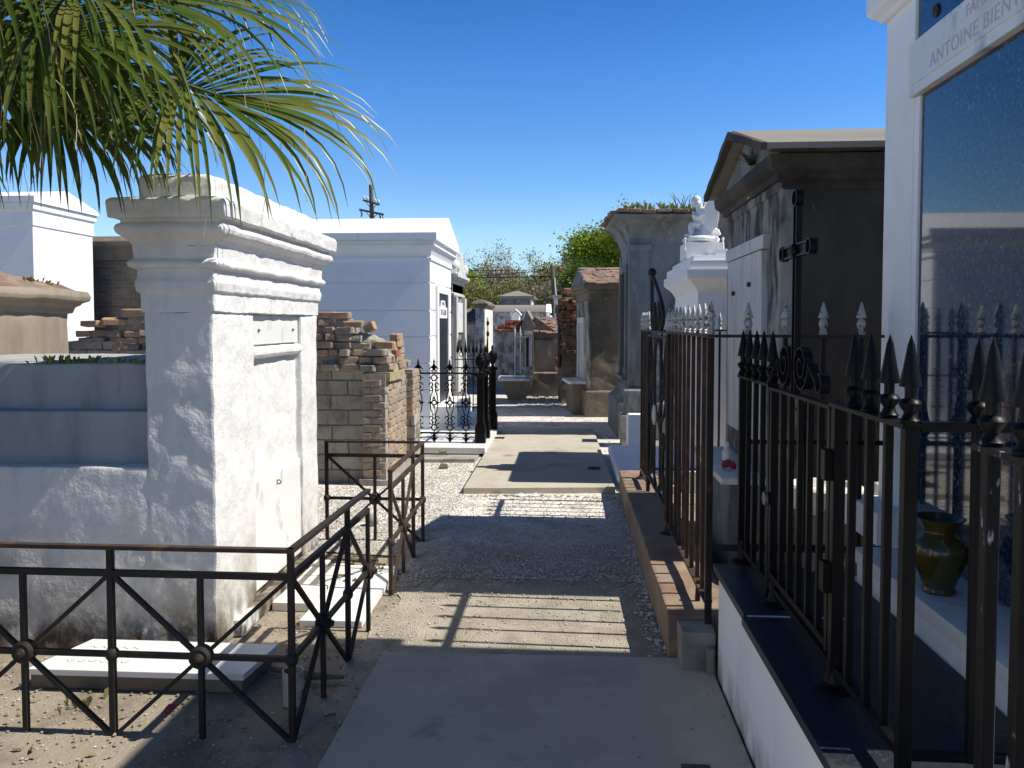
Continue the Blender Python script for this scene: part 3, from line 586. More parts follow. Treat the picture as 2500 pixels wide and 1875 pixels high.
sg = build('name_plaque', MB().poly([(11.76,1.69),(12.5,1.69),(12.5,1.855),(12.34,1.865),(12.27,1.96),(11.95,1.96),(11.89,1.865),(11.76,1.855)], 'x', -1.9355, -1.922), M['white'], parent=tab)
def wall_text(name, txt, size, X, Y, Z, side, m, parent, depth=.001, width=1.0):
    vs, fs = text_mesh(txt, size, depth, width)   # side +1 faces +x, -1 faces -x
    mb = MB(); mb.add([(X+side*(v[2]+depth), Y+side*v[0], Z+v[1]) for v in vs], fs)
    return build(name, mb, m, parent=parent)
wall_text('lettering', 'FAMILLES', .075, -1.922, 12.11, 1.885, 1, M['letter_dark'], sg, width=.62)
wall_text('lettering', 'FREY-GAUDIN', .125, -1.922, 12.13, 1.735, 1, M['letter_dark'], sg, width=.62)
build('door_step', MB().box(-2.0,-1.60,11.35,13.05,0,.41).box(-2.0,-1.45,11.7,12.7,.0,.2), M['white'], bevel=.01)
t = thing('weathered_tomb', 'grey weathered tomb with scrolled crest, just behind the large whitewashed tomb', 'tomb', (-1.95,13.4,0))
build('walls', MB().prof((-4.2,-1.97,13.4,14.75), [(0,0),(0,2.3)]), M['stained'], bevel=.01)
build('cornice', MB().prof((-4.2,-1.97,13.4,14.75), [(-.02,2.08),(.03,2.09),(.03,2.13),(.0,2.14),(.0,2.3),(.05,2.34),(.06,2.38),(.11,2.4),(.11,2.45),(-.02,2.46)]), M['white_worn'], bevel=.006)
mb = MB().poly([(13.35,2.46),(14.8,2.46),(14.75,2.55),(14.5,2.62),(14.3,2.78),(14.08,2.86),(13.85,2.78),(13.65,2.62),(13.4,2.55)], 'x', -2.15, -1.9)
for y in (13.5,14.65): mb.ell((-1.95,y,2.58),(.1,.12,.12))
build('crest', mb, M['white_worn'], rough=(.06,.02,9))
build('tablet', MB().box(-1.98,-1.94,13.62,14.5,1.45,1.98), M['marble'], bevel=.005)
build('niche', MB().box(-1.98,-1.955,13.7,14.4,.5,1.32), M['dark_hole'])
build('pilaster', MB().box(-2.0,-1.90,14.52,14.73,0,2.07), M['white_worn'], bevel=.01)
build('pilaster', MB().box(-2.0,-1.90,13.42,13.6,0,2.07), M['white_worn'], bevel=.01)
build('broken_panel', MB().poly([(13.72,.4),(14.4,.4),(14.4,.9),(14.2,1.12),(13.9,1.15),(13.72,1.25)], 'x', -1.965, -1.93), M['marble'], bevel=.006)

# ================================================================ black ornamental railing on the marble kerb
t = thing('marble_kerb', 'white marble kerb slab under the black ornamental railing', 'kerb slab', (-1.03,9.4,0))
build('slab', MB().box(-1.80,-1.0,9.44,11.5,.045,.118), M['marble'], bevel=.008)
build('slab', MB().box(-2.3,-1.806,9.5,11.05,.02,.115), M['white'], bevel=.01)
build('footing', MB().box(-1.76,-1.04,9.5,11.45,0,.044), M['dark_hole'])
def ornate(b0, h=1.05):
    mb = MB(); T = lambda x, z: (x, 0, z)
    def scroll(cx, cz, r, sx, sz):
        pts = [(cx+sx*r*math.cos(a)*(1-.07*a), 0, cz+sz*r*math.sin(a)*(1-.07*a)) for a in [k*.45 for k in range(12)]]
        mb.tube(pts, .0075, 5)
    mb.lathe([(.0,1.178),(.012,1.13),(.008,1.10)], (0,0,0), 6); mb.poly([(-.04,1.075),(0,1.02),(.04,1.075),(.018,1.083),(0,1.14),(-.018,1.083)], 'y', -.006, .006)
    for s in (-1, 1):
        scroll(s*.03, 1.035, .024, s, 1); scroll(s*.035, 1.0, .02, s, -1)
        scroll(s*.034, .84, .028, s, 1); scroll(s*.034, .79, .026, s, -1)
        scroll(s*.034, .42, .028, s, 1); scroll(s*.034, .37, .026, s, -1)
        mb.tube([(s*.012,0,.77),(s*.04,0,.71),(s*.05,0,.62),(s*.04,0,.53),(s*.012,0,.455)], .0075, 5)
        mb.poly([(s*.03,.6),(s*.085,.615),(s*.03,.635)], 'y', -.006, .006)
        mb.poly([(s*.035,.92),(s*.07,.93),(s*.035,.94)], 'y', -.005, .005); mb.poly([(s*.035,.295),(s*.07,.305),(s*.035,.315)], 'y', -.005, .005)
        scroll(s*.02, .185, .022, s, -1); scroll(s*.022, .215, .018, s, 1)
        mb.bar((s*.022,0,.77), (s*.022,0,.9), .008); mb.bar((s*.022,0,.34), (s*.022,0,.46), .008)
    mb.ring((0,0,.93), .035, .008); mb.ring((0,0,.305), .035, .008); mb.ring((0,0,.617), .027, .009)
    mb.poly([(-.022,.645),(0,.72),(.022,.645),(0,.66)], 'y', -.005, .005); mb.poly([(-.018,.59),(0,.53),(.018,.59),(0,.575)], 'y', -.005, .005)
    mb.bar((0,0,.965), (0,0,1.06), .012); mb.bar((0,0,.15), (0,0,.27), .012)
    mb.lathe([(.001,.125),(.02,.14),(.028,.165),(.012,.185)], (0,0,0), 8); mb.bar((0,0,.12),(0,0,.14),.02)
    return mb
t = thing('ornamental_railing', 'black cast iron railing of rings and scrolls with urn-topped corner posts on white marble', 'railing', (-1.1,9.85,0))
CUR[1] = Vector((0,0,0))
bal = build('baluster', ornate(0), M['iron'])
bal.location = Vector((-1.685,9.85,0))-Vector(t.location)
def again(o, x, y, rz=0):
    c = o.copy(); col.objects.link(c); c.parent = o.parent; c.location = Vector((x,y,0))-Vector(t.location); c.rotation_euler = (0,0,rz); return c
for x in (-1.485,-1.283,-1.885): again(bal, x, 9.85)
for y in (10.12,10.4,10.68,10.95): again(bal, -1.1, y, R(90))
CUR[1] = Vector(t.location)
for z in (.986,.238):
    build('rail', MB().bar((-2.2,9.85,z),(-1.1,9.85,z), .022, .02), M['iron'])
    build('rail', MB().bar((-1.1,9.85,z),(-1.1,11.2,z), .022, .02), M['iron'])
def urnpost(x, y, hh=1.0, r=.05):
    p = build('post', MB().prof((x-r,x+r,y-r,y+r), [(.012,.118),(.012,.3),(.016,.31),(-.002,.36),(-.008,.38),(-.008,.93),(.004,.95),(.02,.965),(.02,.99),(-.01,1.0)]), M['iron'], bevel=.004)
    build('urn', MB().lathe([(.03,1.0),(.018,1.02),(.02,1.035),(.05,1.07),(.07,1.12),(.072,1.15),(.06,1.17),(.07,1.18),(.05,1.2),(.03,1.22),(.012,1.24),(.018,1.26),(.012,1.29),(.0,1.31)], (x,y,0), 12), M['iron'], parent=p, smooth=True)
    build('foot', MB().box(x-r-.014,x+r+.014,y-r-.014,y+r+.014,.118,.29), M['iron'], parent=p, bevel=.004)
urnpost(-1.1,9.85); urnpost(-1.085,10.28,r=.045); urnpost(-1.08,11.2,r=.055)
t = thing('picket_railing', 'thin black spear railing with scrollwork behind the ornamental railing', 'railing', (-1.5,11.25,0))
for z in (1.1,.98,.42): build('rail', MB().bar((-1.62,11.25,z),(-1.1,11.25,z), .016, .014), M['iron'])
for x in (-1.58,-1.47,-1.36,-1.25,-1.16):
    p = build('picket', MB().bar((x,11.25,.35),(x,11.25,1.2), .012), M['iron'])
    build('spearhead', MB().lathe([(.008,1.18),(.014,1.2),(.024,1.21),(.012,1.29),(.0,1.42)], (x,11.25,0), 6), M['iron'], parent=p)
mb = MB()
for x in (-1.53,-1.42,-1.31):
    mb.ring((x,11.25,1.17), .03, .006); mb.lathe([(.012,1.2),(.02,1.23),(0,1.31)], (x,11.25,0), 6)
build('scrollwork', mb, M['iron'])

# ================================================================ tombs behind on the far left
t = thing('low_tan_tomb', 'low tan stucco tomb with mossy slate roof and heavy rounded cornice, behind the step tomb', 'tomb', (-3.9,5.6,0))
build('walls', MB().prof((-6.0,-3.9,4.45,5.97), [(0,0),(0,1.74)]), M['tan'], bevel=.03, rough=(.15,.008))
build('cornice', MB().prof((-6.0,-3.9,4.45,5.97), [(-.02,1.68),(.02,1.69),(.03,1.73),(.06,1.75),(.065,1.765),(.105,1.78),(.115,1.81),(.1,1.85),(.02,1.865),(-.05,1.87)]), M['tan'], bevel=.01, rough=(.07,.012,5))
mb = MB()
for r_ in range(8):
    x = -3.88-r_*.1; z = 1.875+r_*.03; y = 4.5
    while y < 5.95-r_*.1:
        ln = rnd.uniform(.12,.22); jbrick(mb, (x-.06, y+ln/2, z), (ln,.17,.02), R(90)+rnd.uniform(-.15,.15), .3+rnd.uniform(-.1,.12)); y += ln*.93
build('roof', mb, M['tile'])
build('roof_bed', MB().prof((-6.0,-3.9,4.45,5.97), [(-.02,1.86),(-.6,2.07)]), M['tan'], rough=(.1,.02))
weeds('moss_tuft', 'yellowish moss and grass growing along the low tan tomb roof', [(-4.25+.02*(k%3), 4.75+.12*k, 1.985) for k in range(8)]+[(-4.0,5.85,1.9),(-4.05,5.75,1.92)], M['weed'], (.015,.04), 18, 'moss')
t = thing('tall_white_tomb', 'tall plain white tomb with shallow gable at the far left', 'tomb', (-8.4,12,0))
build('walls', MB().prof((-11.5,-8.4,12,13.57), [(0,0),(0,3.16)]), M['white_clean'])
build('cornice', MB().prof((-11.5,-8.4,12,13.57), [(-.02,3.14),(.02,3.15),(.02,3.38),(.05,3.4),(.06,3.5),(-.02,3.51)]), M['white_clean'], bevel=.006)
build('roof', MB().poly([(11.92,3.505),(13.65,3.505),(13.65,3.56),(12.75,3.80),(11.92,3.60)], 'x', -11.6, -8.31), M['white_clean'])
t = thing('dark_brick_tomb', 'sooty dark brick tomb between the tall white tomb and the moulded headpiece', 'tomb', (-8.7,14,0))
build('walls', MB().box(-9.6,-6.6,14,15.6,0,2.95), M['brick_grey'], rough=(.3,.02))
build('cornice', MB().prof((-9.6,-6.6,14,15.6), [(-.02,2.75),(.04,2.76),(.05,2.95),(.12,3.0),(.12,3.1),(-.02,3.2)]), M['brown'], bevel=.02)

# ================================================================ palm
def blade(mb, p0, d, n, L, w, droop, seg=8, fold=.25):
    """one leaf finger: a folded strip that bends down under its own weight"""
    d = d.normalized(); pts = []; p = p0.copy(); v = d.copy()
    for k in range(seg+1):
        pts.append((p.copy(), v.copy())); t_ = (k+1)/seg
        v = (v+Vector((0,0,-1))*droop*(t_**2.4)*.5+Vector((rnd.uniform(-.02,.02),rnd.uniform(-.02,.02),0))).normalized(); p = p+v*L/seg
    o = len(mb.v)
    for k, (q, v) in enumerate(pts):
        t_ = k/seg; ww = w*(.35+1.0*min(t_/.35,1))*(1-max(0,(t_-.45)/.55)**1.2)*.5+.0006
        s = v.cross(n).normalized(); nn = s.cross(v).normalized()
        mb.v += [tuple(q-s*ww+nn*ww*fold), tuple(q), tuple(q+s*ww+nn*ww*fold)]
    for k in range(seg):
        a = o+3*k; mb.f += [(a,a+1,a+4,a+3),(a+1,a+2,a+5,a+4)]
def frond(base, hubp, n, L, nb=46, spread=115, droop=1.0, threads=True):
    """fan leaf: stalk from the crown to the hub, blades fanned about the leaf normal"""
    base, hubp = Vector(base), Vector(hubp); d = (hubp-base).normalized(); n = (Vector(n)-d*Vector(n).dot(d)).normalized(); s = d.cross(n)
    mb = MB(); ln = (hubp-base).length
    for i in range(nb):
        a = R(-spread+2*spread*i/(nb-1)+rnd.uniform(-1.5,1.5)); c = math.cos(a)
        st = hubp+d*max(0,c)**2*L*.22-n*max(0,c)*.03
        dd = d*math.cos(a)+s*math.sin(a)+n*.18*(1-c)+Vector((rnd.uniform(-.04,.04),rnd.uniform(-.04,.04),rnd.uniform(-.04,.04)))
        blade(mb, st, dd, n, L*(.72+.28*max(0,c)**.7)*rnd.uniform(.9,1.08), rnd.uniform(.013,.024), droop*rnd.uniform(.45,1.7))
    f = build('frond', mb, M['palm'], smooth=True)
    mid = base+(hubp-base)*.5+Vector((0,0,.06*ln))
    build('stalk', MB().tube([base, mid, hubp, hubp+d*L*.25-n*.02], [.022,.017,.012,.004], 6), M['palm_stalk'], parent=f, smooth=True)
    if threads:
        mt = MB()
        for _ in range(12):
            a = R(rnd.uniform(-spread,spread)); p = hubp+(d*math.cos(a)+s*math.sin(a))*L*rnd.uniform(.3,.8)
            pts = [p]; v = Vector((rnd.uniform(-.5,.5),rnd.uniform(-.5,.5),-.3)).normalized()
            for k in range(7): v = (v+Vector((rnd.uniform(-.25,.25),rnd.uniform(-.25,.25),-.35))).normalized(); pts.append(pts[-1]+v*L*.06)
            mt.tube(pts, .0012, 3)
        build('fibre', mt, M['fibre'], parent=f)
    return f
t = thing('fan_palm', 'fan palm with drooping sunlit green fronds hanging over the step tomb', 'palm tree', (-3.55,3.05,0))
C0 = Vector((-3.5,3.12,2.95))
build('trunk', MB().tube([(-3.55,3.05,-.05),(-3.56,3.05,.8),(-3.53,3.08,1.8),(-3.5,3.12,2.8)], [.19,.15,.15,.17], 14), M['bark'], rough=(.08,.02,7))
FR = [  # hub, leaf normal, blade length, droop, spread
 ((-1.66,3.30,2.62), (.1,-.75,.65), .82, 1.0, 115),
 ((-2.04,3.20,2.98), (.25,-.6,.75), .95, 1.0, 110),
 ((-2.12,3.00,2.76), (.2,-.75,.55), .76, 1.15, 110),
 ((-2.40,2.85,2.95), (.3,-.7,.6), .92, 1.1, 105),
 ((-2.28,3.35,2.56), (.3,-.85,.35), .55, 1.35, 112),
 ((-2.55,3.10,2.70), (.25,-.85,.4), .8, 1.3, 110),
 ((-2.4,3.45,2.84), (.2,-.6,.7), .8, 1.2, 110),
 ((-2.65,2.6,3.15), (.3,-.5,.8), .95, 1.0, 105),
 ((-2.15,3.5,3.15), (.25,-.35,.9), .95, 1.0, 105),
 ((-2.62,2.5,2.85), (.4,-.75,.45), .85, 1.25, 105),
 ((-2.75,2.9,2.55), (.35,-.85,.35), .75, 1.4, 105),
 ((-2.8,3.5,2.8), (.3,-.5,.8), .85, 1.1, 105),
 ((-2.8,3.9,3.1), (.2,.2,.95), .85, 1.0, 105),
 ((-3.1,4.2,3.0), (0,.4,.9), .85, 1.0, 105),
 ((-3.9,4.0,3.1), (-.3,.3,.9), .9, 1.0, 105),
 ((-4.3,3.0,3.0), (-.5,0,.9), .9, 1.0, 105),
 ((-3.7,2.2,3.0), (0,-.5,.85), .9, 1.0, 105),
 ((-3.2,3.3,3.9), (.3,0,.95), 1.0, .8, 105),
]
for h_, n_, L_, dr, sp in FR: frond(C0+Vector((rnd.uniform(-.08,.08),rnd.uniform(-.08,.08),rnd.uniform(-.1,.1))), h_, n_, L_, 58, sp, dr)
# ================================================================ right: granite-faced family tomb
t = thing('granite_tomb', 'white family tomb faced with polished blue-black granite under an inscribed lintel, nearest on the right', 'tomb', (1.44,2.9,0))
F = 1.44
build('body', MB().box(1.50,3.8,2.03,3.775,.02,3.55), M['white'])
build('pilaster', MB().box(F,1.56,3.50,3.80,.72,2.97), M['white_clean'], bevel=.006)
build('pilaster', MB().box(F,1.56,2.00,2.30,.72,2.97), M['white_clean'], bevel=.006)
for y0, y1 in ((3.44,3.86),(1.94,2.36)):
    build('pilaster_base', MB().poly([(1.30,.66),(1.60,.66),(1.60,.79),(1.42,.79),(1.405,.80),(1.30,.80)], 'y', y0, y1), M['white_clean'], bevel=.006)
build('capital', MB().prof((1.44,1.56,3.50,3.80), [(-.01,2.965),(.02,2.97),(.03,2.99),(.06,3.01),(.07,3.03),(.07,3.24),(-.01,3.245)]), M['white_clean'], bevel=.006)
build('capital', MB().prof((1.44,1.56,2.00,2.30), [(-.01,2.965),(.02,2.97),(.03,2.99),(.06,3.01),(.07,3.03),(.07,3.24),(-.01,3.245)]), M['white_clean'], bevel=.006)
build('entablature', MB().prof((1.46,3.8,2.05,3.72), [(0,3.25),(.02,3.5),(.03,3.55),(.06,3.62),(.06,3.72),(-.1,3.82)]), M['white_clean'], bevel=.008)
build('granite_panel', MB().box(1.456,1.52,2.346,3.454,.665,2.5485), M['granite'])
build('reveal', MB().box(1.4455,1.5,3.452,3.499,.665,2.546), M['white_clean'])
build('reveal', MB().box(1.4455,1.5,2.301,2.348,.665,2.546), M['white_clean'])
up = build('granite_panel', MB().box(1.4525,1.5,2.305,3.495,2.775,3.245), M['granite'])
mb = MB()
for k in range(6): a = k*math.pi/3; mb.ell((1.447,3.33+.016*math.cos(a),2.845+.016*math.sin(a)), (.006,.011,.011), 8, 6)
mb.ell((1.444,3.33,2.845), (.008,.009,.009), 8, 6)
build('rosette_bolt', mb, M['plate'], parent=up)
lin = build('lintel', MB().box(1.424,1.56,2.29,3.515,2.551,2.772), M['marble'], bevel=.004)
build('lintel_panel', MB().box(1.4185,1.43,2.335,3.47,2.592,2.752), M['marble'], parent=lin, bevel=.003)
wall_text('lettering', 'FAMILLE', .062, 1.4185, 2.90, 2.70, -1, M['letter'], lin, width=.98)
wall_text('lettering', 'ANTOINE BIENVENU', .078, 1.4185, 2.90, 2.612, -1, M['letter'], lin, width=1.02)
build('marble_step', MB().box(1.20,1.52,2.0,3.44,.60,.657), M['marble'], bevel=.006)
build('step_riser', MB().box(1.215,1.52,2.02,3.42,.50,.599), M['white_clean'], bevel=.004)
t = thing('glass_vase', 'olive green glass vase with flared rim on the marble step', 'vase', (1.30,2.87,.657))
build('body', MB().lathe([(0,0.6580),(0.052,0.6580),(0.056,0.6668),(0.052,0.6774),(0.066,0.7214),(0.088,0.7742),(0.094,0.8094),(0.088,0.8358),(0.062,0.8578),(0.05,0.8710),(0.05,0.8798),(0.05,0.8754),(0,0.8710)], (1.30,2.87,0), 24), M['glaze'], smooth=True)
build('rim', MB().lathe([(0.048,0.8754),(0.052,0.8842),(0.072,0.9106),(0.084,0.9220),(0.082,0.9238),(0.068,0.9114),(0.046,0.8842),(0.044,0.8762)], (1.30,2.87,0), 24), M['glaze'], smooth=True)

# ---------------------------------------------------------------- low wall, coping, black fence with the cross gate
t = thing('enclosure_wall', 'low white wall with dark granite coping carrying the black fence', 'low wall', (.655,2.4,0))
build('wall', MB().box(.665,1.9,.9,3.545,0,.4985), M['wall_white'], bevel=.006)
build('coping', MB().box(.645,1.03,2.955,3.575,.5,.532), M['granite_dull'], bevel=.004)
build('coping', MB().box(.632,1.03,.85,2.925,.5,.532), M['granite_dull'], bevel=.004)
build('joint_mortar', MB().box(.66,1.02,2.9252,2.9548,.5,.526), M['white'])
build('floor_tile', MB().box(1.032,1.21,.9,3.54,.4988,.515), M['granite_dull'])
def picket(x, y, z0, z1, m, w=.02, head='cone', hm=None, tall=.205, rz=0):
    p = build('picket', MB().bar((x+rnd.uniform(-.004,.004),y+rnd.uniform(-.005,.005),z0),(x,y,z1), w), m, bevel=.002, seg=1)
    finial(p, x, y, z1+.012, head, hm or m, tall); return p
def finial(p, x, y, z, head, m, tall):
    k = tall/.205
    if head == 'cone': pr = [(.02,0),(.023,.008),(.017,.014),(.013,.026),(.022,.038),(.025,.047),(.02,.055),(.012,.058),(.012,.083),(.024,.085),(.024,.089),(.017,.125),(.008,.18),(.0,.205)]
    else: pr = [(.017,0),(.02,.01),(.016,.018),(.018,.026),(.012,.034),(.018,.05),(.021,.065),(.016,.085),(.011,.096),(.022,.098),(.023,.103),(.014,.14),(.004,.185),(.0,.19)]
    return build('finial', MB().lathe([(r, h*k) for r, h in pr], (x,y,z), 14 if head == 'cone' else 8), m, parent=p, smooth=True)
t = thing('iron_fence', 'black spiked iron fence with a scrolled gate bearing a tall cross, on the granite coping', 'fence', (.78,2.6,.532))
FX, ZR = .78, 1.366
def foot(x, y, z, m, r=.06): return build('post_foot', MB().lathe([(r,z),(r,z+.008),(r*.5,z+.02),(r*.36,z+.05),(r*.3,z+.1)], (x,y,0), 14), m, smooth=True)
build('top_rail', MB().box(FX-.022,FX+.022,1.865,2.385,ZR-.006,ZR+.006), M['iron'], bevel=.002)
build('top_rail', MB().box(FX-.022,FX+.022,3.10,3.66,ZR-.006,ZR+.006), M['iron'], bevel=.002)
build('bottom_rail', MB().box(FX-.012,FX+.012,1.88,3.64,.585,.607), M['iron'], bevel=.002)
build('cross_rail', MB().box(FX+.022,1.435,1.868,1.892,ZR-.012,ZR+.010), M['iron'], bevel=.002)
build('cross_rail', MB().box(FX+.012,1.435,1.87,1.89,.585,.605), M['iron'], bevel=.002)
build('back_rail', MB().box(FX+.022,1.435,3.63,3.65,1.06,1.08), M['iron'], bevel=.002)
build('back_rail', MB().box(FX+.022,1.435,3.63,3.65,.585,.605), M['iron'], bevel=.002)
for y in (1.88,2.36,3.12,3.64):
    big = y in (2.36,)
    p = build('post', MB().bar((FX,y,.532),(FX,y,ZR), .034 if big else .03), M['iron'], bevel=.003)
    if y != 2.36: finial(p, FX, y, ZR+.006, 'cone', M['iron'], .205)
foot(FX,2.36,.532,M['iron']); foot(FX,3.6,.532,M['iron'],.05); foot(FX,3.05,.532,M['iron'],.05)
for y in (2.0,2.12,2.24,3.26,3.38,3.51): picket(FX, y, .585, ZR-.006, M['iron'])
for x in (.93,1.07,1.21,1.35): picket(x, 1.88, .585, ZR-.012, M['iron'])
for x in (.92,1.06,1.20,1.34): picket(x, 3.64, .585, 1.066, M['iron'], w=.018, tall=.19)
gate = build('gate', MB().box(FX-.018,FX+.018,2.39,3.095,ZR-.016,ZR-.005).box(FX-.012,FX+.012,2.40,3.09,.63,.652).box(FX-.014,FX+.014,2.395,2.42,.62,ZR-.017).box(FX-.014,FX+.014,3.07,3.094,.62,ZR-.017), M['iron'])
for k in range(5):
    y = 2.52+.11*k; build('gate_picket', MB().bar((FX,y,.652),(FX,y,ZR-.017), .018), M['iron'], parent=gate)
for z in (.86,1.19): build('hinge', MB().bar((FX-.022,2.372,z-.045),(FX-.022,2.372,z+.045), .04, .036), M['iron'], parent=gate, bevel=.003)
build('latch', MB().lathe([(.026,0),(.026,.012),(.0,.012)], (FX-.02,3.1,.93), 14, (-1,0,0)), M['metal_grey'], parent=gate)
CY = 2.81
mb = MB()
def chan(mb, a, b, w=.042, d=.03):              # open channel bar: web and two flanges
    a, b = Vector(a), Vector(b); v = (b-a).normalized(); s = Vector((0,v.z,-v.y)) if abs(v.z) > abs(v.y) else Vector((0,0,1))
    mb.bar(a, b, .006, w) if abs(v.z) > abs(v.y) else mb.bar(a, b, .006, w)
    for k in (-1,1):
        o = s*k*w/2
        mb.bar(a+o, b+o, d, .005) if abs(v.z) <= abs(v.y) else mb.bar(a+o, b+o, d, .005, R(0))
# upright and arms lie in the plane of the gate (x = FX)
mb.box(FX-.003,FX+.003,CY-.018,CY+.018,ZR-.01,2.005)
for k in (-1,1): mb.box(FX-.010,FX+.010,CY+k*.018-.003,CY+k*.018+.003,ZR-.012,2.005)
for s in (-1,1):
    y0, y1 = sorted((CY+s*.024, CY+s*.135))
    mb.box(FX-.003,FX+.003,y0,y1,1.834,1.872)
    for z in (1.834,1.872): mb.box(FX-.010,FX+.010,y0,y1,z-.003,z+.003)
def loopx(mb, y, z, r, w=.026, th=.005, n=22):   # flat strap bent into a ring, axis along x
    secs = []
    for i in range(n+1):
        a = 2*math.pi*i/n; c, s_ = math.cos(a), math.sin(a)
        secs.append([(FX-w/2,y+r*c,z+r*s_),(FX+w/2,y+r*c,z+r*s_),(FX+w/2,y+(r-th)*c,z+(r-th)*s_),(FX-w/2,y+(r-th)*c,z+(r-th)*s_)])
    mb.loft(secs, cap=False)
loopx(mb, CY, 2.032, .03); loopx(mb, CY+.163, 1.853, .028); loopx(mb, CY-.163, 1.853, .028)
mb.ell((FX-.012,CY,1.853), (.014,.022,.024), 8, 6)
build('cross', mb, M['iron'], parent=gate)
def strap(mb, path, w=.03, th=.005):           # strap swept along a (y,z) path
    P = [Vector((0,y,z)) for y, z in path]; secs = []
    for i, p in enumerate(P):
        d = (P[min(i+1,len(P)-1)]-P[max(i-1,0)]).normalized(); nn = Vector((0,-d.z,d.y))*th/2
        secs.append([(FX-w/2,*(p+nn)[1:]),(FX+w/2,*(p+nn)[1:]),(FX+w/2,*(p-nn)[1:]),(FX-w/2,*(p-nn)[1:])])
    mb.loft(secs)
mb = MB()
for s in (-1,1):
    path = []
    for k in range(30):                          # big inner spiral
        a = R(-30)-k*R(24); r = .014+.0026*k
        path.append((CY+s*(.1+r*math.cos(-a)), 1.462+r*math.sin(-a)))
    e = path[-1]
    e = path[-1]
    path += [(e[0]+s*.012*k+s*.004*k*k*.5, e[1]-.014*k) for k in range(1,5)]
    q = path[-1]
    path += [(q[0]+s*(.028-.028*math.cos(R(a))), max(1.376,q[1]-.03*math.sin(R(a)))) for a in range(20,290,24)]
    strap(mb, path)
build('scroll', mb, M['iron'], parent=gate)
t = thing('iron_fence', 'white-worn black iron fence section at the right edge, nearest the camera', 'fence', (.79,1.4,.532))
build('top_rail', MB().box(.768,.812,.95,1.575,ZR-.006,ZR+.006), M['iron_worn'], bevel=.002)
build('bottom_rail', MB().box(.778,.802,.95,1.57,.585,.607), M['iron_worn'])
for y in (1.545,1.43,1.31,1.19): picket(.79, y, .55, ZR-.006, M['iron_worn'], w=.026)

# ================================================================ dark gabled tomb behind the two fences
t = thing('dark_gabled_tomb', 'tall soot-blackened tomb with cement gable roof and pale leaning tablet', 'tomb', (1.222,5.5,0))
X4, YA, YB = 1.222, 4.75, 6.30
build('walls', MB().box(X4+.03,3.9,YA,YB,0,2.38), M['black_stucco'], bevel=.01, rough=(.3,.006))
build('facade', MB().box(X4,X4+.12,YA-.005,YB+.005,.1,2.385), M['stained'], bevel=.008, rough=(.1,.006))
build('entablature', MB().prof((X4+.02,3.9,YA,YB), [(-.02,2.37),(.01,2.38),(.015,2.42),(.05,2.43),(.055,2.47),(.08,2.48),(.1,2.5),(.11,2.565),(-.02,2.57)]), M['black_stucco'], bevel=.004)
build('facade_entablature', MB().prof((X4,X4+.05,YA+.03,YB-.03), [(-.01,2.365),(.012,2.375),(.012,2.43),(.03,2.435),(.03,2.49),(.06,2.50),(.06,2.53),(.085,2.545),(.09,2.57),(-.01,2.575)]), M['stained'], bevel=.004, rough=(.07,.005))
build('pediment', MB().poly([(4.63,2.576),(6.42,2.576),(5.53,2.845)], 'x', X4-.03, X4+.3), M['grey_stucco'], rough=(.08,.006))
build('roof', MB().poly([(4.58,2.578),(4.58,2.615),(5.53,2.905),(6.47,2.615),(6.47,2.578),(5.53,2.862)], 'x', X4-.125, 4.0), M['roof_flat'], bevel=.004)
build('raking_edge', MB().poly([(4.57,2.57),(4.57,2.612),(5.53,2.90),(6.48,2.612),(6.48,2.57),(5.53,2.845)], 'x', X4-.16, X4-.1255), M['black_stucco'], rough=(.1,.006))
build('roof_fill', MB().poly([(4.66,2.58),(6.4,2.58),(5.53,2.85)], 'x', X4+.31, 3.98), M['black_stucco'])
build('roof_edge', MB().box(X4-.1,4.0,4.585,4.64,2.571,2.5775), M['black_stucco'])
tb = build('tablet', MB().poly([(5.0,.85),(6.07,.85),(6.10,2.06),(5.06,2.06)], 'x', X4-.035, X4+.02), M['white_worn'], bevel=.005)
for y in (5.35,5.85): build('bolt', MB().lathe([(.016,0),(.016,.02),(0,.024)], (X4-.035,y,1.86-.04*(y > 5.5)), 8, (-1,0,0)), M['plate'], parent=tb)
mb = MB()
for k, (y, z) in enumerate(((5.72,1.36),(5.6,1.36),(5.45,1.36),(5.3,1.36),(5.5,1.43),(5.42,1.43))): mb.box(X4-.0365, X4-.034, y, y+.06, z, z+.018)
build('inscription', mb, M['letter'], parent=tb)
build('tablet_frame', MB().box(X4-.045,X4+.02,4.98,6.14,2.065,2.15), M['white_worn'], bevel=.006)
build('plinth', MB().prof((X4+.01,3.9,YA,YB), [(.1,0),(.1,.32),(.06,.36),(.02,.40),(-.01,.41)]), M['brown'], bevel=.01, rough=(.15,.01))
build('front_step', MB().box(.93,1.24,4.9,6.2,.62,.66), M['marble'], bevel=.006)
build('front_step_base', MB().box(.98,1.24,4.95,6.15,0,.62), M['grey_stucco'], bevel=.01, rough=(.1,.01))
def fernplant(name, label, c, n, L, m, cat='fern', up=.6):
    mb = MB(); c = Vector(c)
    for _ in range(n):
        a = rnd.uniform(0,6.28); d = Vector((math.cos(a)*.7,math.sin(a)*.7,up+rnd.uniform(-.1,.4))).normalized(); p = c.copy(); v = d; l = L*rnd.uniform(.6,1.1)
        for k in range(9):
            q = p+v*l/9; s = v.cross(Vector((0,0,1))).normalized(); lw = .028*(1-k/9.5)*l/.2
            for sg in (-1,1): mb.add([p, p+s*sg*lw+v*.012, p+v*.016], [(0,1,2)])
            mb.add([p-s*.0015, p+s*.0015, q], [(0,1,2)]); p = q; v = (v+Vector((0,0,-.12))).normalized()
    return solo(name, mb, m, label, cat, tuple(c))
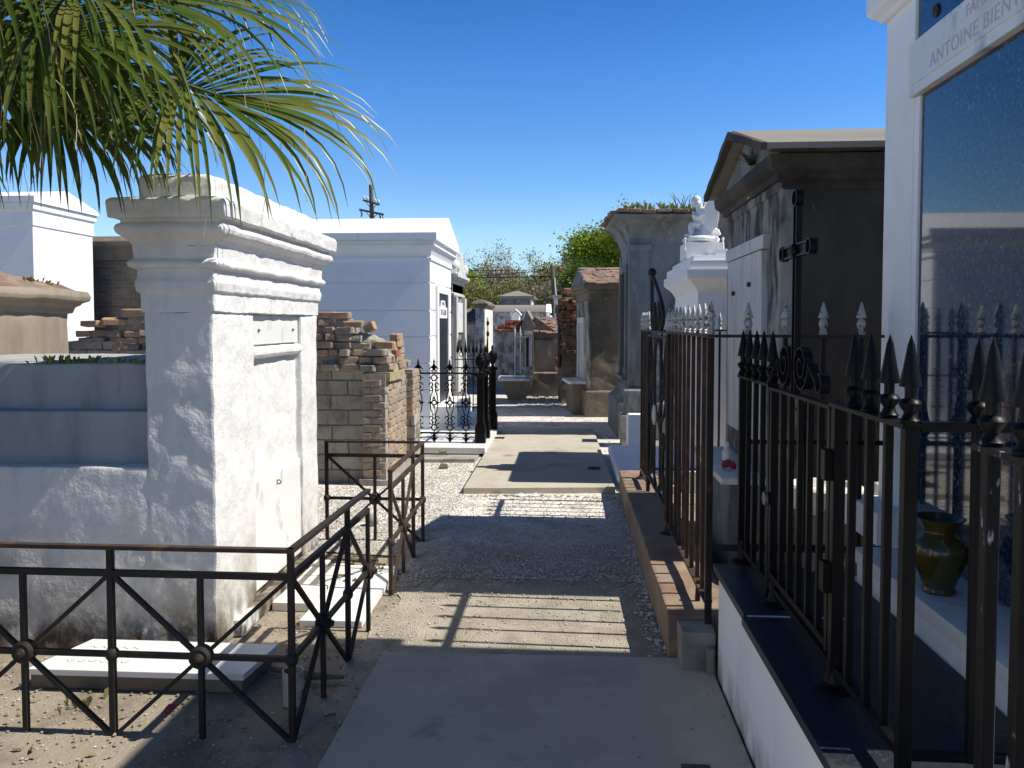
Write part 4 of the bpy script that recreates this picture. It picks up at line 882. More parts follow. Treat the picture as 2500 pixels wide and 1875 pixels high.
fernplant('fern', 'green fern growing out of the pediment of the soot-blackened tomb', (X4-.05,5.28,2.62), 34, .2, M['fern'])
solo('pink_flower', MB().ell((1.03,5.2,.70),(.032,.032,.022)).ell((1.01,5.23,.69),(.02,.02,.02)).ell((1.05,5.17,.69),(.02,.02,.02)), M['petal'], 'pink artificial flower on the marble step of the soot-blackened tomb', 'flower', (1.03,5.2,.66), rough=(.012,.014,60))
solo('white_ornament', MB().ell((1.06,5.4,.72),(.035,.05,.06)).ell((1.05,5.36,.79),(.02,.025,.03)), M['marble'], 'small white carved ornament on the marble step next to the pink flower', 'ornament', (1.06,5.4,.66), rough=(.03,.004))
# things standing between the granite tomb and the dark tomb
t = thing('stone_planter', 'round stone planter with sunlit white top, half hidden behind the black fence', 'planter', (1.36,4.30,.1))
build('bowl', MB().lathe([(.0,.62),(.12,.60),(.165,.62),(.19,.66),(.195,.74),(.18,.752),(.165,.75),(.15,.72),(0,.715)], (1.36,4.30,0), 24), M['cream'], smooth=True)
build('stand', MB().lathe([(.0,.1),(.17,.1),(.17,.15),(.11,.19),(.085,.28),(.085,.45),(.12,.53),(.13,.60),(0,.605)], (1.36,4.30,0), 20), M['grey_stucco'], smooth=True, rough=(.06,.005))
build('soil', MB().lathe([(0,.724),(.14,.724),(.14,.716),(0,.715)], (1.36,4.30,0), 20), M['marble'])
solo('broken_tablet', MB().poly([(1.60,.66),(1.98,.69),(1.98,.80),(1.62,.76)], 'y', 4.12, 4.34), M['marble'], 'broken white marble tablet piece lying beyond the granite tomb corner', 'tablet', (1.8,4.2,.66), rough=(.08,.006))
build('x', MB().box(0,.01,0,.01,0,.01), M['marble'], parent=None) if False else None
solo('stone_ledge', MB().box(1.3,3.2,4.08,4.66,.02,.655), M['brown'], 'rough brown masonry ledge between the granite tomb and the soot-blackened tomb', 'ledge', (2.2,4.35,0), rough=(.12,.012))

# ================================================================ rusty fence with silver spear tips
solo('rusty_kerb', MB().box(.475,.80,3.76,7.52,0,.225), M['rusty_plinth'], 'long rust-stained concrete kerb under the silver-tipped fence', 'kerb', (.6,5.6,0), bevel=.008, rough=(.12,.006))
solo('kerb_block', MB().box(.515,.665,3.60,3.757,0,.205), M['concrete_grey'], 'grey concrete block at the near end of the rust-stained kerb', 'block', (.59,3.68,0), bevel=.006, rough=(.07,.005))
solo('kerb_block', MB().box(.62,.655,3.55,3.598,0,.15), M['concrete_grey'], 'small grey lump of concrete wedged against the white enclosure wall', 'block', (.637,3.575,0), bevel=.008, rough=(.03,.004))
t = thing('rusty_fence', 'rusty picket fence with flaking silver spear tips around the soot-blackened tomb', 'fence', (.65,5.4,.225))
RX, ZF, Y0, Y9 = .65, 1.545, 3.72, 7.12
build('top_rail', MB().box(RX-.022,RX+.022,Y0-.02,Y9+.02,ZF-.007,ZF+.007), M['rust'], bevel=.002)
build('bottom_rail', MB().box(RX-.02,RX+.02,Y0,5.22,.30,.314), M['rust'], bevel=.002)
build('bottom_rail', MB().box(RX-.02,RX+.02,6.6,Y9,.30,.314), M['rust'], bevel=.002)
build('cross_rail', MB().box(RX+.024,1.42,Y0-.018,Y0+.018,ZF-.007,ZF+.007), M['rust'], bevel=.002)
build('cross_rail', MB().box(RX+.024,1.42,Y0-.014,Y0+.014,.55,.575), M['rust_dark'], bevel=.002)
build('far_rail', MB().box(RX+.024,2.2,Y9-.018,Y9+.018,ZF-.007,ZF+.007), M['rust'], bevel=.002)
build('far_rail', MB().box(RX+.024,2.2,Y9-.014,Y9+.014,.30,.32), M['rust'], bevel=.002)
for y in (Y0,5.24,6.56,Y9):
    p = build('post', MB().bar((RX,y,.2),(RX,y,ZF-.008), .03), M['rust_dark'], bevel=.003)
    finial(p, RX, y, ZF+.008, 'spear', M['silver'], .165)
foot(RX,5.24,.222,M['rust_dark'],.05); foot(RX,Y9,.222,M['rust_dark'],.05)
for k in range(1,9): picket(RX, Y0+.168*k, .307, ZF-.008, M['rust'], w=.02, head='spear', hm=M['silver'], tall=.165)
for k in range(1,4): picket(RX, 6.56+.14*k, .307, ZF-.008, M['rust'], w=.02, head='spear', hm=M['silver'], tall=.165)
for k in range(1,5): picket(RX+.168*k, Y0, .56, ZF-.008, M['rust_dark'], w=.02, head='spear', hm=M['silver'], tall=.165)
for k in range(1,9): picket(RX+.168*k, Y9, .307, ZF-.008, M['rust_dark'], w=.018, head='spear', hm=M['silver'], tall=.165)
build('stay', MB().bar((RX-.01,Y0+.24,.23),(RX-.005,Y0+.24,.33), .022), M['rust_dark'])
gt = build('gate', MB().box(RX-.014,RX+.014,5.3,6.5,1.50,1.52).box(RX-.012,RX+.012,5.3,6.5,.36,.38).box(RX-.013,RX+.013,5.29,5.315,.3,1.53).box(RX-.013,RX+.013,6.485,6.51,.3,1.53), M['rust_dark'])
mb = MB(); YC = 5.9
def curve(mb, pts, r=.011):                      # smooth tube through (y,z) points
    out = []
    P = [Vector((RX,y,z)) for y, z in pts]
    for i in range(len(P)-1):
        a, b, c, d = P[max(i-1,0)], P[i], P[i+1], P[min(i+2,len(P)-1)]
        for k in range(5):
            u = k/5; out.append(.5*((2*b)+(c-a)*u+(2*a-5*b+4*c-d)*u*u+(3*b-a-3*c+d)*u**3))
    mb.tube(out+[P[-1]], r, 6)
for s in (-1,1):
    curve(mb, [(YC+s*.06,.40),(YC+s*.3,.52),(YC+s*.36,.72),(YC+s*.1,.92),(YC+s*.32,1.12),(YC+s*.2,1.4),(YC+s*.04,1.5)])
    curve(mb, [(YC+s*.5,.40),(YC+s*.36,.56),(YC+s*.2,.86),(YC+s*.5,1.04),(YC+s*.42,1.3),(YC+s*.52,1.5)])
    for z in (.50,.78,1.15): mb.ring((RX,YC+s*.36,z), .06, .01, (1,0,0))
    mb.tube([(RX,YC+s*.18,.38),(RX,YC+s*.18,1.5)], .009, 6)
    mb.ell((RX,YC+s*.1,.92), (.02,.035,.035), 8, 6)
build('tracery', mb, M['rust_dark'], parent=gt)
build('plaque', MB().lathe([(.075,0),(.075,.012),(0,.016)], (RX-.015,YC+.02,.93), 16, (-1,0,0)), M['white_worn'], parent=gt)
mb = MB()
curve(mb, [(YC+.36,ZF+.005),(YC+.42,ZF+.10),(YC+.43,ZF+.22),(YC+.44,ZF+.36),(YC+.46,ZF+.45)], .014)
curve(mb, [(YC-.2,ZF+.005),(YC-.32,ZF+.09),(YC-.22,ZF+.2),(YC+.12,ZF+.34),(YC+.42,ZF+.44)], .014)
for y in (YC+.22,YC-.08):
    mb.ring((RX,y,ZF+.075), .07, .013, (1,0,0)); mb.ring((RX,y+.03,ZF+.17), .045, .011, (1,0,0))
mb.ell((RX,YC+.44,ZF+.46), (.035,.035,.035), 12, 8)
build('lyre_crest', mb, M['rust_dark'], parent=gt)

# ================================================================ white pedestal tomb and the kneeling angel
t = thing('pedestal_tomb', 'white stepped pedestal tomb with heavy cornice carrying a marble angel', 'tomb', (1.228,7.75,0))
build('body', MB().prof((1.228,2.9,7.75,9.38), [(.14,0),(.14,.2),(.0,.22),(0,1.93)]), M['white_clean'], bevel=.008)
build('cornice', MB().prof((1.228,2.9,7.75,9.38), [(-.02,1.9),(.006,1.905),(.02,1.94),(.055,1.985),(.1,2.02),(.12,2.04),(.12,2.12),(-.02,2.125)]), M['white'], bevel=.006)
build('cap', MB().box(1.14,2.98,7.66,9.47,2.126,2.205), M['white_clean'], bevel=.006)
build('cap_step', MB().box(1.19,2.9,7.78,9.36,2.206,2.262), M['white_clean'], bevel=.005)
build('raised_block', MB().box(1.40,2.85,7.80,9.30,2.2625,2.32), M['white_clean'], bevel=.005)
solo('forecourt_slab', MB().prof((.47,1.08,7.72,9.55), [(-.03,.0),(-.02,.06),(0,.07),(0,.13),(-.012,.15),(-.03,.158)]), M['white_clean'], 'rounded white slab by the path in front of the pedestal tomb', 'slab', (.78,8.6,0), bevel=.01)
solo('marker_block', MB().prof((.70,.93,9.42,9.75), [(0,.158),(0,.50),(-.02,.52)]), M['white_clean'], 'upright white block standing on the rounded white slab', 'block', (.8,9.6,.158), bevel=.006)
solo('forecourt_step', MB().box(.50,1.05,7.56,7.71,0,.07), M['cream'], 'cream stone step at the near end of the rounded white slab', 'step', (.78,7.64,0), bevel=.008)
def remesh(name, mb, vox, m, parent=0, sm=3):
    o = build(name, mb, m, parent=parent, smooth=True)
    md = o.modifiers.new('r', 'REMESH'); md.mode = 'VOXEL'; md.voxel_size = vox; md.use_smooth_shade = True
    ms = o.modifiers.new('s', 'SMOOTH'); ms.factor = .5; ms.iterations = sm
    bpy.context.view_layer.update()
    me = bpy.data.meshes.new_from_object(o.evaluated_get(bpy.context.evaluated_depsgraph_get()))
    o.modifiers.clear(); old = o.data; o.data = me; me.name = name; bpy.data.meshes.remove(old)
    if not me.materials: me.materials.append(m)
    return o
def ycurve(q): return Quaternion((0,1,0), q)
AX, AY, AZ_ = 1.36, 8.42, 2.263
t = thing('angel_statue', 'white marble angel kneeling in prayer with bowed head on a tasselled cushion', 'statue', (AX,AY,AZ_))
build('pedestal', MB().box(AX-.185,AX+.185,AY-.2,AY+.2,AZ_,AZ_+.165), M['marble'], bevel=.005)
c_ = remesh('cushion', MB().ell((AX,AY,AZ_+.205), (.195,.205,.052), 20, 12).box(AX-.15,AX+.15,AY-.16,AY+.16,AZ_+.17,AZ_+.235), .009, M['marble'])
for sx in (-1,1):
    for sy in (-1,):
        build('tassel', MB().ell((AX+sx*.19,AY+sy*.19,AZ_+.20),(.014,.014,.016)).lathe([(.006,AZ_+.075),(.016,AZ_+.085),(.012,AZ_+.14),(.008,AZ_+.19)], (AX+sx*.19,AY+sy*.19,0), 8), M['marble'], parent=c_, smooth=True)
Z0 = AZ_+.245
fg = MB(); E = lambda x, y, z, a, b, c, rot=None: fg.ell((AX+x,AY+y,Z0+z), (a,b,c), 16, 12, rot)
E(.035,0,.02,.115,.10,.05); E(.10,.0,.035,.06,.085,.05)                          # robe spread behind over the heels
E(.03,.0,.085,.075,.085,.09); E(-.035,.03,.06,.085,.04,.045)                     # hips, far thigh on the cushion
E(-.055,-.04,.115,.075,.038,.036, ycurve(R(8))); E(-.105,-.04,.07,.032,.036,.075, ycurve(R(-8)))  # raised near thigh and shin
E(-.13,-.04,.01,.05,.03,.018)                                                    # near foot
E(.02,0,.17,.062,.075,.085, ycurve(R(-12))); E(0,0,.235,.055,.078,.06, ycurve(R(-18)))            # waist, chest leaning forward
E(-.012,-.07,.265,.03,.03,.03); E(-.012,.07,.265,.03,.03,.03)                    # shoulders
for s in (-1,1):
    fg.tube([(AX-.01,AY+s*.078,Z0+.262),(AX-.005,AY+s*.082,Z0+.215),(AX-.03,AY+s*.07,Z0+.18)], [.028,.034,.03], 10)
    fg.tube([(AX-.03,AY+s*.07,Z0+.18),(AX-.062,AY+s*.035,Z0+.205),(AX-.082,AY+s*.012,Z0+.23)], [.032,.026,.014], 10)
    for k in range(4):                                                            # praying hand: four fingers and a thumb
        fg.tube([(AX-.08+.006*k,AY+s*.009,Z0+.225),(AX-.094+.008*k,AY+s*.006,Z0+.262-.003*abs(k-1.5))], [.0062,.0045], 6)
    fg.tube([(AX-.07,AY+s*.012,Z0+.228),(AX-.062,AY+s*.008,Z0+.25)], [.006,.0045], 6)
fg.tube([(AX-.02,AY,Z0+.265),(AX-.035,AY,Z0+.32)], [.03,.026], 10)
E(-.058,0,.355,.045,.042,.055, ycurve(R(-32)))                                   # head bowed
E(-.088,0,.335,.012,.009,.013); E(-.076,0,.312,.02,.017,.014)                    # nose, chin
E(-.072,-.041,.352,.006,.004,.012); E(-.072,.041,.352,.006,.004,.012)
remesh('figure', fg, .0062, M['marble'])
hr = MB()
hr.ell((AX-.05,AY,Z0+.372),(.05,.048,.05), 14, 10, ycurve(R(-30)))
for k in range(16):
    a = R(40+280*k/15); hr.ell((AX-.035+.047*math.cos(a)*.9, AY+.047*math.sin(a), Z0+.335-.012*(k%2)), (.016,.016,.02), 8, 6)
for s in (-1,1):
    for k in range(4): hr.ell((AX-.03+.012*k,AY+s*.04,Z0+.33-.018*k),(.017,.014,.018),8,6)
remesh('hair', hr, .006, M['marble'], sm=1)
for s in (-1,1):
    wg = MB(); out = []
    for k in range(28):
        a = 2*math.pi*k/28; r = 1+.02*math.cos(9*a)
        out.append((AX+.085+.075*r*math.cos(a)+.02*math.sin(a), Z0+.205+.165*r*math.sin(a)-.03*math.cos(a)))
    yy = AY+s*.085
    secs = [[(x+.0, yy+s*(d+.04*((x-AX)/.15)), z) for x, z in out] for d in (-.008,.008)]
    wg.loft(secs)
    wo = build('wing', wg, M['marble'], bevel=.004)
    fr = MB()
    for k in range(5):
        x0 = AX+.05+.022*k; fr.tube([(x0,yy+s*(.009+.04*((x0-AX)/.15)),Z0+.1-.012*k),(x0+.015,yy+s*(.009+.04*((x0+.015-AX)/.15)),Z0+.26)], .0035, 5)
    build('feather', fr, M['marble'], parent=wo, smooth=True)
rb = MB()
for k in range(9):
    x = .0+.02*k; rb.tube([(AX+x*.6,AY-.06-.02*(k%2),Z0+.13-.004*k),(AX+x,AY-.095,Z0+.05),(AX+x*1.15-.01,AY-.11,Z0+.0)], [.012,.014,.016], 6)
remesh('robe_folds', rb, .007, M['marble'], sm=2)

# ================================================================ grey tall tomb, tile-roofed tomb, brick ruin further along the right
t = thing('tall_grey_tomb', 'tall grey stucco tomb with flaring cornice and weeds along its roof, behind the angel', 'tomb', (.85,11.2,0), R(2))
build('walls', MB().prof((.85,3.2,11.2,12.6), [(0,0),(0,2.72)]), M['grey_stucco'], bevel=.012, rough=(.2,.006))
build('base', MB().prof((.85,3.2,11.2,12.6), [(.17,0),(.17,.5),(.1,.56),(.05,.6),(.04,.7),(.004,.74),(-.02,.745)]), M['grey_stucco'], bevel=.008, rough=(.15,.006))
for x0, x1, y0, y1 in ((.83,1.10,11.165,11.3),(.83,.95,12.38,12.62)):
    build('pilaster', MB().box(x0,x1,y0,y1,.74,2.62), M['grey_stucco'], bevel=.008, rough=(.2,.004))
build('capital', MB().prof((.83,1.10,11.165,11.3), [(-.01,2.6),(.02,2.62),(.035,2.66),(.035,2.70),(-.01,2.705)]), M['grey_stucco'], bevel=.004)
build('entablature', MB().prof((.85,3.2,11.2,12.6), [(-.01,2.706),(.01,2.71),(.012,2.76),(.03,2.78),(.05,2.86),(.10,2.95),(.18,3.02),(.24,3.05),(.25,3.09),(.2,3.11),(-.02,3.115)]), M['grey_stucco'], bevel=.006, rough=(.12,.012))
mb = MB(); x = .64
while x < 3.3:
    ln = rnd.uniform(.14,.24); jbrick(mb, (x+ln/2, 11.06+rnd.uniform(-.03,.02), 3.135+rnd.uniform(-.01,.012)), (ln,.3,.045), rnd.uniform(-.08,.08), rnd.uniform(-.05,.12)); x += ln
y = 11.2
while y < 12.7: jbrick(mb, (.66+rnd.uniform(-.02,.02), y, 3.135), (.22,.19,.045), rnd.uniform(-.1,.1)); y += .19
mb.box(.75,3.3,11.15,12.7,3.11,3.16)
build('roof', mb, M['tile'])
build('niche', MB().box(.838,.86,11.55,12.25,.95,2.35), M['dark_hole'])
build('niche_frame', MB().box(.80,.86,11.45,11.55,.85,2.45).box(.80,.86,12.25,12.35,.85,2.45).box(.80,.86,11.551,12.249,2.351,2.45).box(.76,.86,11.42,12.38,.8,.849), M['grey_stucco'], bevel=.006)
build('bare_plaster', MB().poly([(1.2,.75),(2.6,.75),(2.6,2.55),(2.2,2.5),(1.85,2.34),(1.62,2.2),(1.5,2.0),(1.42,1.75),(1.25,1.6)], 'y', 11.188, 11.21), M['peeling'], rough=(.1,.006))
t = thing('mounting_block', 'grey concrete block stack at the foot of the tall grey tomb', 'block', (.78,10.4,0))
build('lower_block', MB().box(.68,1.0,10.3,10.7,0,.42), M['concrete_grey'], bevel=.01, rough=(.1,.006))
build('upper_block', MB().box(.72,.96,10.35,10.65,.421,.74), M['grey_stucco'], bevel=.01, rough=(.1,.006))
mb_sp = [(.75+.13*k+rnd.uniform(-.05,.05), 11.1+rnd.uniform(-.06,.15), 3.155) for k in range(9)]
weeds('weed_tuft', 'yellow green weeds growing along the roof of the tall grey tomb', mb_sp, M['weed'], (.03,.12), 20, w=.012, spread=.05)
weeds('weed_tuft', 'thin dry stalks with a white flower head on the tall grey tomb roof', [(1.5,11.15,3.15),(1.62,11.2,3.15)], M['dry_leaf'], (.2,.33), 5, w=.006, spread=.03)
t = thing('tile_roof_tomb', 'brown stucco tomb with mossy red tile roof and empty tablet frame, protruding into the path', 'tomb', (.344,13.7,0), R(7))
build('walls', MB().prof((.344,2.2,13.7,15.2), [(0,0),(0,2.05)]), M['brown'], bevel=.015, rough=(.1,.02,5))
build('base', MB().prof((.344,2.2,13.7,15.2), [(.07,0),(.07,.43),(.05,.455),(-.02,.46)]), M['brown'], bevel=.01, rough=(.12,.012))
build('cornice', MB().prof((.344,2.2,13.7,15.2), [(-.02,2.0),(.02,2.02),(.02,2.14),(.06,2.15),(.06,2.2),(.11,2.22),(.13,2.28),(.12,2.3),(-.02,2.31)]), M['brown'], bevel=.006, rough=(.1,.012))
build('facade_band', MB().box(.325,.36,13.68,15.22,.47,2.0), M['stained'], bevel=.006, rough=(.12,.008))
build('pediment', MB().poly([(13.6,2.305),(15.3,2.305),(14.45,2.60)], 'x', .24, .42), M['grey_stucco'], rough=(.1,.008))
mb = MB()
for r_ in range(7):
    y = 13.58+r_*.13; z = 2.315+r_*.045; x = .26
    while x < 2.3:
        ln = rnd.uniform(.13,.24); jbrick(mb, (x+ln/2, y+.06, z+rnd.uniform(-.008,.01)), (ln,.2,.028), rnd.uniform(-.2,.2), .33+rnd.uniform(-.15,.12)); x += ln*.95
build('roof', mb, M['tile'])
build('roof_bed', MB().poly([(13.58,2.3),(15.32,2.3),(14.45,2.59)], 'x', .43, 2.3), M['brown'])
fr_ = build('tablet_frame', MB().box(.285,.33,14.05,14.15,.62,1.72).box(.285,.33,14.75,14.85,.62,1.72).box(.285,.33,14.151,14.749,1.62,1.72), M['white_worn'], bevel=.005)
build('tablet', MB().box(.312,.327,14.38,14.749,.62,1.619), M['grey_marble'], parent=fr_)
build('void', MB().box(.318,.3265,14.151,14.379,.62,1.619), M['dark_hole'], parent=fr_)
build('shelf', MB().box(.02,.36,13.95,14.95,.55,.60), M['marble'], bevel=.006)
build('shelf_block', MB().box(.10,.34,14.0,14.9,0,.549), M['brown'], bevel=.01, rough=(.1,.01))
weeds('weed_tuft', 'small green and orange plant on the red tile roof', [(.95,13.72,2.37)], M['weed'], (.05,.1), 18, w=.02, spread=.04)
t = thing('red_brick_ruin', 'crumbling red brick tomb with gaping dark front, beyond the tile roofed tomb', 'tomb', (-.18,15.7,0), R(4))
build('walls', MB().box(-.15,1.6,15.7,16.9,0,1.75), M['brown'], rough=(.12,.025,4))
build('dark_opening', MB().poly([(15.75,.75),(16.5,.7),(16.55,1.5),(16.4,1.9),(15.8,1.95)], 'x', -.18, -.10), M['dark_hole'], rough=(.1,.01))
mb = MB(); courses(mb, -.17,1.3, 15.64,15.74, 1.5,1.9, 'x', L=.21, jit=.03, drop=.25)
courses(mb, -.2,-.1, 15.7,16.9, 1.6,2.0, 'y', L=.21, jit=.03, drop=.25); courses(mb, -.17,.25, 15.66,15.74, .8,1.5, 'x', L=.21, jit=.03, drop=.55)
build('brickwork', mb, M['dark_brick'])
mb = MB()
for _ in range(24): jbrick(mb, (rnd.uniform(-.15,.45), rnd.uniform(15.68,16.5), rnd.uniform(1.85,2.12)), (.21,.1,.066), rnd.uniform(0,3), rnd.uniform(-.4,.4))
build('tumbled_courses', mb, M['dark_brick'])
for c, rot, lab in (((-.02,15.66,2.24),.5,'topmost red brick balanced on the crumbling red tomb'),((.16,15.64,2.12),.9,'orange red brick leaning just under the topmost red brick'),((-.12,15.64,2.03),.1,'flat red brick at the left top edge of the crumbling red tomb'),((.06,15.62,1.95),.2,'red brick with a small plant on it in the front of the ruin')):
    solo('loose_brick', jbrick(MB(), c, (.2,.12,.11), rot, .2), M['red_brick'], lab, 'brick', (c[0],c[1],c[2]-.05), group='loose bricks on the red brick ruin')
# ================================================================ middle distance, at the end of the path
t = thing('headpiece_tomb', 'small worn tomb with white headpiece pier under a cracked cap, centre left distance', 'tomb', (-2.15,20,0))
build('headpiece', MB().box(-2.36,-2.14,20,22.1,0,2.02), M['peeling'], bevel=.01, rough=(.15,.012))
build('face', MB().box(-2.145,-2.12,20.02,22.08,0,1.98), M['cream'], bevel=.006)
build('panel_mould', MB().box(-2.125,-2.105,20.4,20.46,.5,1.8).box(-2.125,-2.105,21.6,21.66,.5,1.8), M['white'], bevel=.005)
build('cap', MB().prof((-2.36,-2.14,20,22.1), [(-.02,2.0),(.03,2.02),(.05,2.06),(.1,2.08),(.1,2.12),(-.02,2.2),(-.1,2.22)]), M['brown'], rough=(.08,.02))
build('body', MB().poly([(20.1,0),(20.1,1.6),(21,1.92),(22,1.6),(22,0)], 'x', -5, -2.365), M['peeling'], rough=(.2,.015))
build('roof', MB().poly([(20.02,1.6),(20.04,1.66),(21,2.0),(22.1,1.66),(22.1,1.6),(21,1.935)], 'x', -5.1, -2.37), M['tile'], rough=(.15,.02))
t = thing('step_brick_tomb', 'low stepped brick tomb with stained white walls and grassy brick ledges, centre distance', 'tomb', (-1.75,18.8,0))
build('walls', MB().box(-1.75,-.95,18.8,20.4,0,1.42), M['peeling'], rough=(.12,.012))
for a, z0, z1 in ((.03,1.42,1.5),(-.05,1.502,1.6),(-.22,1.602,1.70)):
    mb = MB(); courses(mb, -1.75-a,-.92, 18.78-a,18.88-a, z0,z1, 'x', L=.2, jit=.02); mb.box(-1.74-a,-.93,18.87-a,20.3,z0,z1-.01)
    build('brick_ledge', mb, M['red_brick'], rough=(.1,.012))
t = thing('barrel_roof_tomb', 'long white tomb with rounded grey roof in the centre distance', 'tomb', (-.72,26,0))
build('walls', MB().box(-3.0,-.74,26,28.2,0,2.0), M['peeling'], bevel=.01)
build('end_wall', MB().box(-.76,-.68,26.0,28.2,0,1.98), M['white_clean'], bevel=.01)
build('pilaster', MB().box(-.70,-.60,25.97,26.3,0,1.9), M['white_clean'], bevel=.01)
build('pilaster', MB().box(-.70,-.60,27.8,28.2,0,1.9), M['white_clean'], bevel=.01)
arc = [(27.1-1.2*math.cos(R(a)), 2.0+.25*math.sin(R(a))) for a in range(0,181,15)]
build('roof', MB().poly(arc, 'x', -3.05, -.76), M['roof_flat'], smooth=True)
build('gable_end', MB().poly([(25.85,1.99)]+[(y, z+.03) for y, z in arc]+[(28.35,1.99)], 'x', -.758, -.62), M['white_clean'])
t = thing('hip_roof_tomb', 'squat grey tomb with pale hipped roof rising behind the others', 'tomb', (-1.9,32,0))
build('walls', MB().box(-2.75,-1.55,32,33.6,0,2.6), M['grey_stucco'], rough=(.2,.01))
build('front', MB().box(-1.56,-1.50,32.0,33.6,0,2.58), M['cream'])
build('roof', MB().prof((-2.75,-1.5,32,33.6), [(.08,2.6),(.12,2.66),(.12,2.72),(-.55,2.95)]), M['roof_flat'])
t = thing('little_house_tomb', 'tiny white house-shaped grave marker with peaked top', 'marker', (-1.5,22.3,0))
build('body', MB().poly([(-1.62,0),(-1.40,0),(-1.40,1.86),(-1.51,1.96),(-1.62,1.86)], 'y', 22.3, 22.8), M['white_clean'], bevel=.005)
build('roof', MB().poly([(-1.66,1.85),(-1.51,1.985),(-1.36,1.85),(-1.36,1.89),(-1.51,2.03),(-1.66,1.89)], 'y', 22.26, 22.9), M['white'])
t = thing('pointed_gable_tomb', 'small tan tomb with steep pointed front, broken tile roof and narrow grey tablet', 'tomb', (-.82,17.9,0))
build('walls', MB().box(-.80,.3,17.9,19.2,0,1.24), M['tan'], rough=(.12,.015))
build('front', MB().poly([(-1.03,0),(-.79,0),(-.79,1.5),(-.765,1.52),(-.765,1.56),(-.95,1.92),(-1.06,1.56),(-1.06,1.52),(-1.03,1.5)], 'y', 17.85, 19.2), M['tan'], rough=(.1,.006))
build('tablet', MB().box(-.985,-.845,17.83,17.851,.54,1.36), M['grey_marble'], bevel=.004)
build('tablet_head', MB().box(-1.0,-.83,17.815,17.852,1.361,1.43), M['white_worn'], bevel=.004)
build('dark_slot', MB().box(-.96,-.90,17.826,17.832,.56,1.33), M['dark_hole'])
mb = MB()
for r_ in range(5):
    y = 17.95+.12*r_
    for x in [-.74+.14*k for k in range(4)]: jbrick(mb, (x+rnd.uniform(-.02,.02), y, 1.46+.07*r_-.10*abs(x+.8)), (.15,.17,.035), rnd.uniform(-.3,.3), .4+rnd.uniform(-.2,.2))
mb.poly([(-.78,1.25),(-.2,1.25),(-.25,1.4),(-.78,1.78)], 'y', 17.95, 19.1)
build('roof', mb, M['tile'])
build('bare_brick', MB().box(-.32,-.14,17.86,17.93,.55,.95), M['red_brick'], rough=(.05,.03))
build('low_kerb', MB().box(-.78,.35,17.3,17.84,0,.53), M['brown'], rough=(.12,.012))
t = thing('broken_ledge_wall', 'broken mortar-topped ledge wall with bits of red brick, right of the pointed tomb', 'wall', (-.2,20,0))
build('wall', MB().box(-.55,.6,20,20.8,0,1.2), M['ruin_plaster'], rough=(.12,.02))
build('rubble_top', MB().poly([(-.55,1.2),(.6,1.2),(.6,1.55),(.1,1.62),(-.3,1.5),(-.55,1.45)], 'y', 20.02, 20.7), M['concrete_grey'], rough=(.07,.03,7))
mb = MB()
for _ in range(7): jbrick(mb, (rnd.uniform(-.5,.3), 20.0, rnd.uniform(1.25,1.65)), (.2,.12,.08), rnd.uniform(-1,1), rnd.uniform(-.4,.4))
build('brick_bits', mb, M['red_brick'])
t = thing('fluted_monument', 'narrow pale fluted pillar monument with flat cap, behind the brick ruin', 'monument', (-.37,24,0))
build('shaft', MB().prof((-.46,-.28,24,24.2), [(.06,0),(.06,1.5),(0,1.52),(0,2.36)]), M['white_worn'], bevel=.004)
mb = MB()
for x in (-.43,-.37,-.31): mb.box(x-.014,x+.014,23.985,24.01,1.65,2.2)
build('flute', mb, M['grey_marble'])
build('cap', MB().prof((-.46,-.28,24,24.2), [(-.02,2.36),(.03,2.38),(.05,2.42),(.05,2.46),(-.02,2.47)]), M['concrete_grey'])
t = thing('grave_ledger', 'raised marble ledger slab on a sloped tan base at the path end', 'ledger tomb', (-1.1,16.6,0))
build('slab', MB().poly([(-1.46,16.25),(-.79,16.2),(-.78,17.0),(-1.5,17.1)], 'z', .43, .49), M['marble'], bevel=.008)
build('base', MB().prof((-1.38,-.80,16.4,17.0), [(-.12,0),(-.04,.25),(0,.429)]), M['tan'], rough=(.1,.012))
t = thing('white_iron_post', 'thin white-painted iron gate post pair with pointed tips, in front of the stained wall', 'gate post', (-1.1,16.9,.49))
for x in (-1.135,-1.02):
    p = build('upright', MB().bar((x,16.7,.49),(x,16.7,1.36), .022), M['paint_white'])
    build('tip', MB().lathe([(.016,1.36),(.018,1.39),(.012,1.4),(.018,1.44),(0,1.58)], (x,16.7,0), 6), M['paint_white'], parent=p)
build('cross_rail', MB().bar((-1.15,16.7,1.33),(-.85,16.7,1.33), .018).bar((-1.16,16.7,.50),(-.98,16.7,.50), .016).bar((-1.12,16.7,.62),(-1.02,16.7,.62), .014), M['paint_white'])
t = thing('stone_urn', 'small dark stone bowl standing on the ledger slab', 'urn', (-.87,16.6,.49))
build('bowl', MB().lathe([(0,.49),(.05,.49),(.04,.52),(.02,.56),(.04,.6),(.1,.66),(.115,.70),(.10,.71),(0,.69)], (-.87,16.6,0), 16), M['grey_marble'], smooth=True)
solo('rusty_finial_rod', MB().tube([(-1.84,18,0),(-1.84,18,1.75)], .012, 6).ell((-1.84,18,1.62),(.035,.02,.06),8,6).ell((-1.84,18,1.38),(.035,.02,.07),8,6), M['rust_dark'], 'thin rusty iron rod with diamond knobs in front of the white headpiece pier', 'iron rod', (-1.84,18,0))
fernplant('palmetto', 'small green palmetto behind the far tombs, left of centre', (-2.75,23.5,1.6), 26, .62, M['fern'], 'palm plant', 1.0)

